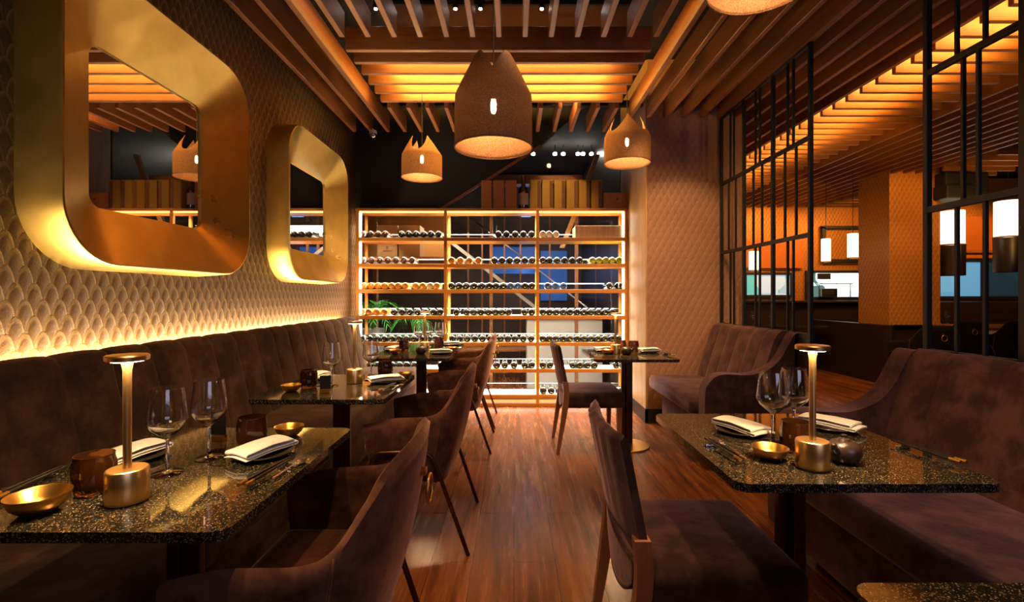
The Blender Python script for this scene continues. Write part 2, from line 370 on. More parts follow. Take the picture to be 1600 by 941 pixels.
def loop_interp(pts, n, closed=False):
    """Catmull-Rom through points, n samples per span"""
    P = [Vector(p) for p in pts]; out = []; m = len(P); spans = m if closed else m - 1
    for i in range(spans):
        p1, p2 = P[i], P[(i + 1) % m]
        p0 = P[i - 1] if (i > 0 or closed) else p1 * 2 - p2
        p3 = P[(i + 2) % m] if (i + 2 < m or closed) else p2 * 2 - p1
        for k in range(n):
            t = k / n
            out.append(0.5 * ((2 * p1) + (p2 - p0) * t + (2 * p0 - 5 * p1 + 4 * p2 - p3) * t * t + (3 * p1 - p0 - 3 * p2 + p3) * t ** 3))
    if not closed: out.append(P[-1])
    return out

def rrect(cx, cy, w, h, r, n=8):
    out = []
    for qx, qy, a0 in ((1, 1, 0), (-1, 1, 90), (-1, -1, 180), (1, -1, 270)):
        for k in range(n + 1):
            a = R(a0 + 90 * k / n); out.append((cx + qx * (w / 2 - r) + r * math.cos(a), cy + qy * (h / 2 - r) + r * math.sin(a)))
    return out

def prism(bm, poly, a0, a1, axis='z'):
    def P(p, a): return {'z': (p[0], p[1], a), 'x': (a, p[0], p[1]), 'y': (p[0], a, p[1])}[axis]
    lo = [bm.verts.new(P(p, a0)) for p in poly]; hi = [bm.verts.new(P(p, a1)) for p in poly]
    bm.faces.new(lo[::-1]); bm.faces.new(hi)
    for i in range(len(poly)): j = (i + 1) % len(poly); bm.faces.new((lo[i], lo[j], hi[j], hi[i]))
    return bm

def bevel_all(bm, off, seg=2, ang=35):
    es = [e for e in bm.edges if len(e.link_faces) == 2 and e.calc_face_angle(0) > R(ang)]
    bmesh.ops.bevel(bm, geom=es, offset=off, segments=seg, profile=0.6, affect='EDGES'); return bm

ORD = ['first', 'second', 'third', 'fourth', 'fifth', 'sixth', 'seventh', 'eighth', 'ninth', 'tenth', 'eleventh', 'twelfth', 'thirteenth', 'fourteenth', 'fifteenth',
       'sixteenth', 'seventeenth', 'eighteenth', 'nineteenth', 'twentieth'] + ['twenty-' + w for w in 'first second third fourth fifth sixth seventh eighth ninth'.split()] + ['thirtieth'] + \
      ['thirty-' + w for w in 'first second third fourth fifth sixth seventh eighth ninth'.split()] + ['fortieth', 'forty-first', 'forty-second']

# ------------------------------------------------------------------ room shell
struct('floor', BX(-2.0, -2.6, -0.1, 13, 10.5, 0), 'floor')
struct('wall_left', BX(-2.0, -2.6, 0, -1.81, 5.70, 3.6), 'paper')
struct('ceiling', BX(-2.0, -2.6, 3.55, 13, 10.5, 3.65), 'void')
struct('wall_pillar', BX(1.285, 4.62, 0, 2.2, 9.3, 3.5), 'paper_mauve')
struct('trim_1', BX(1.27, 4.63, 0.12, 1.285, 5.72, 3.5), 'pale_wood')
struct('baseboard_pillar', box(BX(1.262, 4.60, 0, 2.0, 4.62, 0.135), 1.262, 4.60, 0, 1.285, 5.3, 0.135), 'skirting')
struct('wall_back_next_room', BX(2.2, 9.3, 0, 13, 9.5, 3.5), 'paper_far')
struct('wall_right', BX(12.8, -2.6, 0, 13, 9.5, 3.5), 'orange_wall')
struct('shade_panel', BX(1.268, 5.74, 0, 1.285, 9.0, 3.5), 'dark_wood')  # dark panel added to imitate shade on the pillar side behind the rack
struct('wall_cellar_back', BX(-3.2, 9.0, 0, 1.285, 9.2, 3.5), 'grey_wall')
struct('wall_cellar_left', BX(-3.2, 5.9, 0, -3.0, 9.2, 3.5), 'grey_wall')
# black sloped-stair wall above the rack: everything left of the diagonal
poly = [(-1.81, 2.215), (-0.86, 2.215), (0.28, 2.93), (0.95, 3.5), (-1.81, 3.5)]
struct('wall_above_rack', prism(B(), poly, 5.48, 5.56, 'y'), 'black')
# ------------------------------------------------------------------ ceiling beams
ZB, HB, WB = 2.93, 0.165, 0.036
proto_len = {}
def beam(x, y0, y1, label, group, m='slat'):
    key = ('y', round(y1 - y0, 3), m)
    if key not in proto_len:
        L = y1 - y0; o = put('ceiling_slat', box(B(), -WB / 2, -L / 2, 0, WB / 2, L / 2, HB, 0.003, 1), m); proto_len[key] = o
    else: o = proto_len[key].copy(); COL.objects.link(o)
    o.location = (x, (y0 + y1) / 2, ZB); tag(o, label, 'ceiling slat', group); return o
def xbeam(y, x0, x1, label, group):
    key = ('x', round(x1 - x0, 3))
    if key not in proto_len:
        L = x1 - x0; o = put('ceiling_slat', box(B(), -L / 2, -WB / 2, 0, L / 2, WB / 2, HB, 0.003, 1), 'slat_x'); proto_len[key] = o
    else: o = proto_len[key].copy(); COL.objects.link(o)
    o.location = ((x0 + x1) / 2, y, ZB); tag(o, label, 'ceiling slat', group); return o
for k in range(13):
    x = -1.134 + 0.1726 * k
    beam(x, 1.6, 3.17, f'short lengthwise wooden slat in front of the glowing cross slats, {ORD[k]} from the golden mirrors', 'short slats before the cross slats')
    beam(x, 4.36, 5.0, f'short lengthwise wooden slat behind the glowing cross slats, {ORD[k]} from the golden mirrors', 'short slats towards the wine rack')
for k in range(6):
    xbeam(3.35 + 0.174 * k, -1.17, 0.955, f'wooden cross slat of the glowing block over the aisle, {ORD[k]} from the front', 'cross slats of the glowing ceiling block')
for k, x in enumerate((-1.66, -1.485, -1.31)):
    beam(x, -0.6, 5.0, f'long wooden ceiling slat along the mirror wall, {ORD[k]} from that wall', 'long slats along the mirror wall')
for k in range(5):
    beam(1.118 + 0.17 * k, -0.6, 4.60, f'long wooden ceiling slat above the right tables, {ORD[k]} from the aisle', 'long slats above the right tables')
for k in range(5):
    beam(2.14 + 0.172 * k, 1.2, 9.25, f'long ceiling slat just beyond the black steel screen, {ORD[k]} from the screen', 'long slats beyond the steel screen')
for k in range(40):
    xbeam(2.30 + 0.174 * k, 2.92, 3.90, f'lit cross slat of the next room, {ORD[k]} of its row from the front', 'cross slats of the next room')
for k in range(10):
    beam(4.07 + 0.172 * k, 2.2, 9.25, f'reddish long ceiling slat of the next room, {ORD[k]} after the lit cross slats', 'long slats in the middle of the next room', 'slat_far')
for k in range(16):
    xbeam(5.3 + 0.25 * k, 5.85, 6.83, f'golden cross slat at the far side of the next room, {ORD[k]} from the front', 'far cross slats of the next room')
# carriers above the slats, cables in the ceiling void
for i, y in enumerate((2.45, 4.75)):
    c = put('ceiling_carrier', BX(-1.6, y - .03, 3.095, 1.9, y + .03, 3.15, 0.004), 'black')
    tag(c, 'dark steel carrier above the ' + ('front' if i == 0 else 'rear') + ' short ceiling slats', 'ceiling rail')
duct = put('ventilation_duct', BX(-0.9, 3.42, 3.30, 0.9, 3.75, 3.52, 0.02), 'void'); tag(duct, 'dark duct in the ceiling void above the cross slats', 'duct')
rnd = random.Random(3)
for i in range(9):
    x = -1.0 + 0.24 * i; pts = [(x + rnd.uniform(-.06, .06) + 0.18 * j * rnd.uniform(-.6, 1), 2.0 + 0.25 * j, 3.3 + rnd.uniform(-.10, .10)) for j in range(6)]
    c = put('ceiling_cable', tube(B(), loop_interp(pts, 6), 0.011, 6), 'wire', smooth='all')
    tag(c, f'black cable looping through the ceiling void, {ORD[i]} from the mirror wall', 'cable', 'cables in the ceiling void')
for i, x in enumerate((-0.99, -0.72, -0.42, -0.24, 0.2, 0.5)):
    t = thing('ceiling_spotlight', f'tiny bright spotlight in the void behind the front cross slat, {ORD[i]} from the mirror wall', 'spotlight', (x, 3.44, 3.28), 0, 'spotlights in the ceiling void')
    put('housing', lathe(B(), [(0.0, 0.05), (0.02, 0.05), (0.022, 0.0), (0.018, -0.002)], 14), 'black', t, True)
    put('lamp_face', lathe(B(), [(0.0, -0.004), (0.011, -0.004), (0.011, 0.004), (0, 0.004)], 14), 'bulb', t, True)

# ------------------------------------------------------------------ gold mirror frames
def gold_mirror(label, yc):
    t = thing('wall_mirror', label, 'mirror', (-1.81, yc, 1.948), 0, 'square golden wall mirrors')
    n = 10
    rings = []  # (x, width, height, radius, centre shift y/z)
    spec = [(0.0, 1.27, 1.235, .27, 0, 0), (0.155, 1.25, 1.21, .25, 0, 0), (0.163, 1.242, 1.202, .246, 0, 0), (0.165, 1.228, 1.188, .24, 0, 0), (0.160, 1.214, 1.174, .233, 0, 0),
            (0.06, 0.75, 0.72, .075, -.03, -.013), (0.052, 0.715, 0.685, .06, -.03, -.013), (0.038, 0.705, 0.675, .055, -.03, -.013)]
    bm = B()
    for x, w, h, r, sy, sz in spec: rings.append([bm.verts.new((x, p[0], p[1])) for p in rrect(sy, sz, w, h, r, n)])
    for a, b in zip(rings, rings[1:]):
        for i in range(len(a)): j = (i + 1) % len(a); bm.faces.new((a[i], a[j], b[j], b[i]))
    put('gold_frame', bm, 'brass_frame', t, 30)
    put('mirror_glass', prism(B(), rrect(-.03, -.013, 0.72, 0.69, .06, n), 0.03, 0.042, 'x'), 'mirror', t)['label'] = 'square mirror glass'
    return t
gold_mirror('large golden square mirror nearer the dining tables in the foreground, reflecting a pendant lamp', 2.372)
gold_mirror('golden square mirror beside the wine rack, further along the textured wall', 4.145)

# ------------------------------------------------------------------ wine rack
RX0, RX1, RY0, RY1 = -1.755, 1.262, 5.32, 5.66
SH = [1.872, 1.580, 1.296, 1.004, 0.708, 0.412, 0.128]
PX = RY0 / F
def wx(px, y=RY0 + .03): return (px - CX) * y / F
rack = thing('wine_rack', 'tall honey-coloured wooden wine rack filling the back of the room', 'wine rack', ((RX0 + RX1) / 2, RY0, 0))
ox = (RX0 + RX1) / 2
def rp(name, bm, m, **k):
    bmesh.ops.translate(bm, verts=bm.verts[:], vec=(-ox, -RY0, 0)); return put(name, bm, m, rack, **k)
UP = [-1.735, wx(696.5), wx(840), 1.245]
for x in UP:
    rp('upright', BX(x - .017, RY0, 0, x + .017, RY0 + .04, 2.20, .003), 'rack'); rp('rear_upright', BX(x - .015, RY1 - .03, 0, x + .015, RY1, 2.20, .003), 'rack')
rp('top_board', BX(RX0, RY0 - .005, 2.165, RX1, RY1, 2.195, .003), 'rack')
rp('base_board', BX(RX0, RY0 - .01, 0.0, RX1, RY1, 0.035, .003), 'rack')
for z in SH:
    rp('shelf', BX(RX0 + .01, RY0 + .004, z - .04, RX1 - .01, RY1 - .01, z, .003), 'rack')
    rp('painted_shelf_light', BX(RX0 + .03, RY0 + .012, z - .001, RX1 - .03, RY1 - .03, z + .0005), 'white')  # white sheet added to imitate the light on the shelf tops
    rp('guard_rail', tube(B(), [(RX0 + .02, RY1 - .02, z + .07), (RX1 - .02, RY1 - .02, z + .07)], .005, 8), 'steel')
for i, z in enumerate([2.165] + [s - .04 for s in SH[:-1]]):
    if i == 0: rp('led_strip', BX(RX0 + .04, RY0 + .012, z - .016, RX1 - .04, RY0 + .03, z), 'led_amber')
    light('shelf_light', 'AREA', ((RX0 + RX1) / 2, RY0 + .16, z - .012), 50, (1, .90, .74), RX1 - RX0 - .1, .26, rot=(0, 0, 0)).data.spread = R(115)
light('shelf_light', 'AREA', ((RX0 + RX1) / 2, RY0 + .12, .08), 3, WHITE, RX1 - RX0 - .1, .05, rot=(0, 0, 0))
for x in (UP[0] + .03, UP[3] - .03):
    for i in range(7):
        top = 2.155 if i == 0 else SH[i - 1] - .05
        rp('side_led', BX(x - .006, RY0 + .02, SH[i] + .01, x + .006, RY0 + .045, top), 'led')
rp('glass_panel', BX(RX0 + .02, RY1 + .01, .04, wx(774) - .002, RY1 + .018, 2.16), 'pane'); rp('glass_panel', BX(wx(774) + .002, RY1 + .01, .04, RX1 - .02, RY1 + .018, 2.16), 'pane')

# bottles: they lie on the shelves with their bases to the room
def bottle_mesh(m, r=.039):
    prof = [(0, 0.022), (r * .62, 0.012), (r * .86, 0.0), (r * .97, .006), (r, .02), (r, .185), (r * .96, .20), (r * .6, .235), (r * .40, .255), (r * .37, .30), (r * .42, .302), (r * .42, .315), (0, .315)]
    bm = lathe(B(), prof, 20); bmesh.ops.rotate(bm, verts=bm.verts[:], matrix=Matrix.Rotation(R(-90), 3, 'X')); bmesh.ops.translate(bm, verts=bm.verts[:], vec=(0, 0, r))
    o = put('wine_bottle', bm, m, None, 50)
    return o
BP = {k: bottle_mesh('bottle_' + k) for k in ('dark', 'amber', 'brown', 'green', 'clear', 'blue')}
BPU = set()
A = lambda *v: [540 + x / 5.229 for x in v]
Bq = lambda *v: [760 + x / 5.229 for x in v]
rows = [
 (0, [(A(140, 200, 262, 322), 'brown'), (A(455, 514, 573, 634, 695, 757), 'dark')], [(Bq(97, 163, 235, 302, 370), 'dark')], [(Bq(455, 512, 568), 'clear')]),
 (1, [(A(145, 211, 277, 343, 409, 475, 541), 'brown')], [(A(865, 937, 1009, 1085), 'amber'), (Bq(65, 127, 189, 251, 313, 375), 'dark')], [(Bq(455, 515, 578, 640, 703, 762), 'dark'), (Bq(868, 922, 976, 1030, 1084, 1138), 'green')]),
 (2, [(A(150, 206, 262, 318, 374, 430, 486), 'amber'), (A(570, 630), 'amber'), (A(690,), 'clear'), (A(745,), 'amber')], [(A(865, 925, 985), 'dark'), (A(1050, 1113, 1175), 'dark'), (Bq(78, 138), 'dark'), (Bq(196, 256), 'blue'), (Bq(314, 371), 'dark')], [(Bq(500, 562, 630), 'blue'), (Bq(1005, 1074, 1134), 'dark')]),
 (3, [(A(125, 187, 251, 316), 'amber'), (A(395, 460, 525, 590, 655, 718, 772), 'dark')], [(A(905, 985, 1045, 1105, 1165, 1225), 'dark'), (Bq(70, 125, 182), 'dark'), (Bq(312, 371), 'dark')], [(Bq(455, 515, 570, 628, 684, 740, 798, 855, 915, 972, 1030), 'dark')]),
 (4, [(A(135, 195, 255, 315, 375, 435, 495, 555, 615, 675, 735, 787), 'dark')], [(A(870, 930, 992, 1055, 1118, 1180), 'dark'), (Bq(60, 116, 175, 235, 300, 365), 'dark')], [(Bq(455, 512, 569, 626, 683, 740, 797, 854, 911, 968, 1025, 1082, 1136), 'dark')]),
 (5, [(A(200, 260, 320, 380, 440, 500, 560, 780), 'dark')], [(A(1100, 1165, 1230), 'dark'), (Bq(85, 150, 225, 312, 371), 'dark')], [(Bq(455, 520), 'dark'), (Bq(705, 765, 825, 885), 'dark'), (Bq(1060, 1120), 'dark')]),
 (6, [], [], [(Bq(465, 530, 595, 660), 'dark'), (Bq(1080, 1136), 'dark')]),
]
CN = {'dark': 'dark', 'amber': 'amber', 'brown': 'reddish brown', 'green': 'olive green', 'clear': 'pale', 'blue': 'painted-reflection blue'}
for si, *bays in rows:
    for bi, runs in enumerate(bays):
        k = 0
        for xs, kind in runs:
            for px in xs:
                src = BP[kind]
                if kind in BPU: o = src.copy(); COL.objects.link(o)
                else: o = src; BPU.add(kind)
                X = wx(px); lo, hi = UP[bi] + .058, UP[bi + 1] - .058
                o.location = (min(max(X, lo), hi), RY0 + .02 + ((k * 37) % 5) * .003, SH[si] - .0005); o.rotation_euler = (0, ((k * 53) % 7) * .4, 0) if False else (0, 0, R(((k * 31) % 5 - 2) * .5))
                tag(o, f'{CN[kind]} wine bottle lying {ORD[k]} from left, {["left", "middle", "right"][bi]} bay, {ORD[si]} rack shelf from top', 'bottle', f'bottles on the {ORD[si]} shelf of the wine rack')
                k += 1
# long crate on the top shelf, right bay
cr = put('wooden_box', BX(wx(899), RY0 + .03, SH[0] + .001, wx(981), RY0 + .30, SH[0] + .135, .004), 'pale_wood'); tag(cr, 'long wooden gift box lying at the right end of the top rack shelf', 'box')

# cartons standing on top of the rack
TOPZ = 2.195
def carton(px0, px1, z1, m, label, marks):
    x0, x1 = wx(px0), wx(px1); w = x1 - x0
    t = thing('wine_carton', label, 'carton', ((x0 + x1) / 2, RY0 + .04, TOPZ), 0, 'upright cartons on top of the wine rack')
    put('carton_body', BX(-w / 2 + .002, 0, 0, w / 2 - .002, .22, z1 - TOPZ, .003), m, t)
    if marks:
        put('printed_band', BX(w / 2 - .040, -.0015, .012, w / 2 - .006, -.0003, z1 - TOPZ - .012), 'piping', t)['label'] = 'pinkish printed band down the edge'
        bm = B(); rr = random.Random(px0)
        z = .02
        while z < z1 - TOPZ - .035:
            h = rr.uniform(.010, .016); xx = w / 2 - .034; q = rr.randrange(3)
            box(bm, xx, -.003, z, xx + .020, -.0017, z + .003)
            if q != 1: box(bm, xx, -.003, z, xx + .003, -.0017, z + h)
            if q != 0: box(bm, xx + .017, -.003, z, xx + .020, -.0017, z + h)
            if q == 2: box(bm, xx + .009, -.003, z, xx + .012, -.0017, z + h)
            z += h + .006
        s = put('lettering', bm, 'print_dark', t); s['kind'] = 'stuff'
    return t
for i, (a, b) in enumerate(((751.5, 768), (770.5, 788), (789.5, 807.5))):
    carton(a, b, 2.515, 'carton_orange', f'plain orange-brown upright carton on the rack top, {ORD[i]} left of the black bottle'.replace('first left', 'farthest left').replace('second left', 'middle one left').replace('third left', 'nearest left'), False)
for i, (a, b) in enumerate(((828, 845.5), (847, 864.5), (866, 883.5), (885, 903), (904.5, 922), (923.5, 941))):
    carton(a, b, 2.52, 'carton_olive', f'olive carton with a vertical printed edge on the rack, {ORD[i]} right of the black bottle', True)
bt = thing('large_wine_bottle', 'large black bottle with pale label standing between cartons on the rack', 'bottle', (wx(818), RY0 + .13, TOPZ))
put('glass_body', lathe(B(), [(0, 0), (.056, 0), (.060, .01), (.060, .20), (.054, .235), (.026, .275), (.022, .37), (.025, .372), (.025, .39), (0, .39)], 28), 'bottle_dark', bt, 50)
bm = B(); grid(bm, lambda u, v: Vector((.0612 * math.sin((u - .5) * 2.4), -.0612 * math.cos((u - .5) * 2.4), .055 + v * .13)), 14, 2); put('bottle_label', bm, 'label', bt, True)
t = thing('wooden_crate', 'low wooden wine crate at the right end on top of the rack', 'crate', (wx(964), RY0 + .05, TOPZ))
put('crate_body', BX(-.148, 0, 0, .148, .24, .185, .004), 'crate', t)
bm = B(); lathe(bm, [(0, 0), (.014, 0), (.014, .002), (0, .002)], 12)
bmesh.ops.rotate(bm, verts=bm.verts[:], matrix=Matrix.Rotation(R(90), 3, 'X')); bmesh.ops.translate(bm, verts=bm.verts[:], vec=(.01, -.0005, .11))
for k in range(6): box(bm, -.05 + k * .022, -.002, .065, -.036 + k * .022, -.0004, .073)
put('stamped_emblem', bm, 'print_dark', t)
# glass front above the rack with a sloped timber edge, and the beam over the cartons
tg = put('glass_panel', BX(-0.80, 5.60, 2.20, 1.27, 5.608, 3.45), 'pane'); tag(tg, 'clear glass panel above the wine rack beside the black wall', 'glass')
hr = put('stair_edge_rail', prism(B(), [(-.87, 2.20), (-.82, 2.20), (.33, 2.93), (.28, 2.93)], 5.44, 5.475, 'y'), 'slat'); tag(hr, 'sloping timber edge along the black wall above the rack', 'rail')
bb = thing('timber_shelf', 'reddish timber shelf behind the upright cartons', 'shelf', (0, 5.72, 0)); put('shelf_board', BX(wx(758), 0, 2.56, wx(918), .18, 2.66, .004), 'slat_x', bb)
for x in (wx(764), wx(910)): put('shelf_post', BX(x - .02, .12, 0, x + .02, .16, 2.57), 'slat_far', bb)
bb = put('sloping_post', prism(B(), [(wx(880), 1.8), (wx(888), 1.8), (wx(948), 2.92), (wx(940), 2.92)], 5.75, 5.8, 'y'), 'crate'); tag(bb, 'short sloping timber post behind the rightmost cartons', 'post')

# ------------------------------------------------------------------ room behind the rack
def X_at(px, y): return (px - CX) * y / F
def Z_at(py, y): return EYE - (py - CY) * y / F
def panel(name, label, cat, px0, px1, py0, py1, y, m, d=.04, group=None):
    o = put(name, BX(X_at(px0, y), y, Z_at(py1, y), X_at(px1, y), y + d, Z_at(py0, y), .003), m); tag(o, label, cat, group); return o
panel('blue_screen', 'blue glowing screen seen through the middle of the wine rack', 'screen', 770, 842, 386, 428, 8.96, 'blue')
panel('blue_screen', 'narrow blue glowing panel seen through the right bay of the rack', 'screen', 845, 886, 392, 470, 8.96, 'blue')
for i, (a, b) in enumerate(((937, 948), (953, 966))):
    panel('curtain', f'pale hanging curtain behind the right bay, {["left", "right"][i]} one of the pair', 'curtain', a, b, 374, 505, 7.6, 'pale', .05, 'pale curtains behind the rack')
for i, (a, b) in enumerate(((931, 935), (949, 952), (968, 973))):
    panel('timber_post', f'dark timber post beside the pale curtains, {ORD[i]} from the left', 'post', a, b, 330, 620, 7.4, 'slat_far', .06, 'timber posts behind the rack')
for i, px in enumerate((730, 752, 787, 812, 858, 900)):
    panel('timber_post', f'thin upright post in the room behind the rack, {ORD[i]} from the left', 'post', px, px + 2.4, 330, 597, 7.0 + .1 * i, 'slat_far', .05, 'thin posts behind the rack')
for i, (a, b) in enumerate(((590, 621), (623, 656))):
    panel('wooden_crate', f'yellow wooden wine crate behind the left bay, {["with a stamped emblem", "plain right-hand one"][i]}', 'crate', a, b, 352, 402, 6.3, 'crate', .3, 'crates behind the rack')
bm = B(); y = 6.29; box(bm, X_at(603, y), y, Z_at(388, y), X_at(606, y), y + .008, Z_at(384, y))
for k in range(6): box(bm, X_at(598 + k * 2.6, y), y, Z_at(392, y), X_at(599.6 + k * 2.6, y), y + .008, Z_at(391, y))
st = put('stamped_emblem', bm, 'print_dark'); st.parent = bpy.data.objects['wooden_crate.001'] if 'wooden_crate.001' in bpy.data.objects else None
cs = put('crate_shelf', box(box(BX(X_at(562, 6.3), 6.2, Z_at(406, 6.3), X_at(694, 6.3), 7.0, Z_at(402, 6.3), .004), X_at(562, 6.3), 6.9, 0, X_at(562, 6.3) + .05, 7.0, 1.7), X_at(694, 6.3) - .05, 6.9, 0, X_at(694, 6.3), 7.0, 1.7), 'slat_x'); tag(cs, 'timber shelf holding the yellow crates behind the rack', 'shelf')
cs = put('orange_wall_panel', BX(X_at(560, 6.8), 7.0, 1.74, X_at(694, 7.0), 7.05, 2.45), 'carton_orange'); tag(cs, 'orange panel behind the yellow crates', 'panel')
def slant(name, label, p0, p1, y, h, m):
    (a, b), (c, d) = p0, p1
    poly = [(X_at(a, y), Z_at(b, y)), (X_at(c, y), Z_at(d, y)), (X_at(c, y), Z_at(d, y) + h), (X_at(a, y), Z_at(b, y) + h)]
    o = put(name, prism(B(), poly, y, y + .06, 'y'), m); tag(o, label, 'stair'); return o
slant('stair_stringer', 'pale sloping stair stringer seen through the rack', (700, 378), (945, 568), 6.9, .06, 'pale')
slant('stair_handrail', 'thin handrail sloping above the pale stair stringer', (740, 345), (960, 515), 6.95, .025, 'steel')
tb = thing('counter', 'white counter in the room behind the right bay of the rack', 'counter', (.62, 6.3, 0))
put('counter_top', BX(-.5, 0, .93, .6, .5, .98, .01), 'white', tb); put('counter_body', BX(-.45, .04, 0, .55, .46, .93, .01), 'pale', tb)
tb = thing('bar_shelf', 'pale low bench behind the middle bay of the rack', 'bench', (X_at(790, 6.9), 6.9, 0))
put('bench_top', BX(-.8, 0, .42, .7, .4, .46, .01), 'slat_x', tb); put('bench_leg', BX(-.75, .03, 0, -.69, .37, .42, .005), 'slat_x', tb); put('bench_leg', BX(.6, .03, 0, .66, .37, .42, .005), 'slat_x', tb)
def palm(label, x, y, z, n, L, seed):
    t = thing('palm_plant', label, 'plant', (x, y, 0), 0, 'palms behind the rack')
    put('plant_pot', lathe(B(), [(0, 0), (.13, 0), (.16, z - .25), (.145, z - .25), (.12, z - .28), (0, z - .28)], 24), 'grey_ceramic', t, 50)
    rr = random.Random(seed)
    for k in range(n):
        a = 2 * PI * k / n + rr.uniform(-.2, .2); up = rr.uniform(.25, .85); bm = B(); l = L * rr.uniform(.8, 1.1)
        P = [Vector((math.cos(a) * l * s, math.sin(a) * l * s, z - .3 + l * (up * 1.5 * s - 1.1 * s * s) + .28 * min(1, s * 4))) for s in [i / 9 for i in range(10)]]
        tube(bm, P, [.006 * (1 - .08 * i) for i in range(10)], 5)
        for i in range(2, 10):
            d = (P[i] - P[i - 1]).normalized(); s = d.cross(Vector((0, 0, 1))).normalized()
            for sg in (-1, 1):
                tip = P[i] + s * sg * .13 * (1.1 - i * .07) + d * .10 + Vector((0, 0, -.03)); w = d * .013
                q = [bm.verts.new(P[i] - w), bm.verts.new(P[i] + w), bm.verts.new((P[i] + tip) / 2 + w + Vector((0, 0, .012))), bm.verts.new(tip), bm.verts.new((P[i] + tip) / 2 - w + Vector((0, 0, .012)))]
                bm.faces.new(q)
        put('palm_frond', bm, 'leaf', t, True)
palm('bright green palm behind the left bay of the wine rack', X_at(580, 6.2), 6.25, 1.05, 11, .36, 1)
palm('second green palm behind the left bay, nearer the middle bay', X_at(648, 6.4), 6.42, .95, 11, .36, 2)
light('palm_light', 'SPOT', (X_at(600, 6.2), 5.95, 2.3), 25, WHITE, target=(X_at(605, 6.3), 6.35, .9), spot=60)

for i, px in enumerate((833, 867, 880, 903, 911, 924)):  # glowing discs added in place of reflections in the glass, no lamps there
    o = put('glint', lathe(B(), [(0, 0), (.028, 0), (.028, .03), (0, .03)], 14), 'bulb', None, 40, loc=(X_at(px, 7.4), 7.4, 3.40)); tag(o, f'tiny bright downlight added for a reflection in the glass above the rack, {ORD[i]} from the black wall', 'spotlight', 'glints added for reflections above the rack')
    put('glint_stem', tube(B(), [(0, 0, .03), (0, 0, .15)], .01, 6), 'black', o)
# ------------------------------------------------------------------ camera dome
t = thing('security_camera', 'small white dome camera hanging at the end of the ceiling slats', 'camera', (X_at(583, 4.9), 4.9, Z_at(209, 4.9)))
put('camera_mount', lathe(B(), [(0, .03), (.035, .03), (.038, .0), (0, 0)], 20), 'white', t, 50)
put('camera_dome', lathe(B(), [(.033, 0)] + [(.033 * math.cos(a), -.012 - .033 * math.sin(a)) for a in [R(10 * k) for k in range(9)]] + [(0, -.045)], 20), 'steel', t, True)
put('camera_stem', tube(B(), [(0, 0, .03), (0, 0, ZB - Z_at(209, 4.9) - .001)], .008, 8), 'white', t)
# ------------------------------------------------------------------ left bench (one long tufted bench along the wall)
def tufted_back(bm, y0, y1, prof, pitch, depth, sgn, ny, phase=0.0, ends=True):
    """prof: (x, z, normal_x, normal_z, bulge) points; sgn = side the back faces"""
    P = prof; n = len(P)
    def f(u, v):
        y = y0 + (y1 - y0) * u; k = v * (n - 1); i = min(int(k), n - 2); t = k - i; a, b = P[i], P[i + 1]
        q = [a[j] * (1 - t) + b[j] * t for j in range(5)]
        s = abs(math.sin(PI * ((y - phase) / pitch))) ** 0.30; e = min(1.0, (u * (y1 - y0)) / .03, ((1 - u) * (y1 - y0)) / .03)
        d = depth * s * q[4]
        return Vector((q[0] + q[2] * d, y, q[1] + q[3] * d))
    vs = grid(bm, f, ny, n * 3)
    for row in (vs[0], vs[-1]):
        try: bm.faces.new(row if row is vs[0] else row[::-1])
        except Exception: pass
    return bm
Lb = thing('banquette_bench', 'long brown velvet bench with channel-tufted back along the mirror wall', 'bench', (0, 0, 0))
prof = [(-1.762, .10, 0, 0, 0), (-1.762, .93, 0, 0, 0), (-1.76, .965, 0, .3, .3), (-1.752, .985, 0, 1, .6), (-1.732, .992, .3, .9, 1), (-1.70, .985, .7, .6, 1), (-1.675, .95, .9, .3, 1), (-1.66, .88, 1, .2, 1), (-1.64, .80, 1, .2, 1),
        (-1.61, .66, 1, .2, 1), (-1.585, .55, 1, .2, 1), (-1.57, .46, 1, .1, 1), (-1.57, .30, 1, 0, .5)]
put('tufted_back', tufted_back(B(), .15, 5.12, prof, .222, .015, 1, 800), 'velvet', Lb, 50)
put('seat_cushion', BX(-1.60, .15, .33, -.985, 5.10, .475, .045, 4), 'velvet', Lb, 50)
put('seat_front', BX(-1.60, .17, .10, -1.03, 5.08, .35, .02, 2), 'velvet', Lb, 50)
put('plinth', BX(-1.60, .2, 0, -1.12, 5.05, .11), 'black', Lb)
put('led_strip', BX(-1.806, .2, .955, -1.797, 5.1, .965), 'led', Lb)

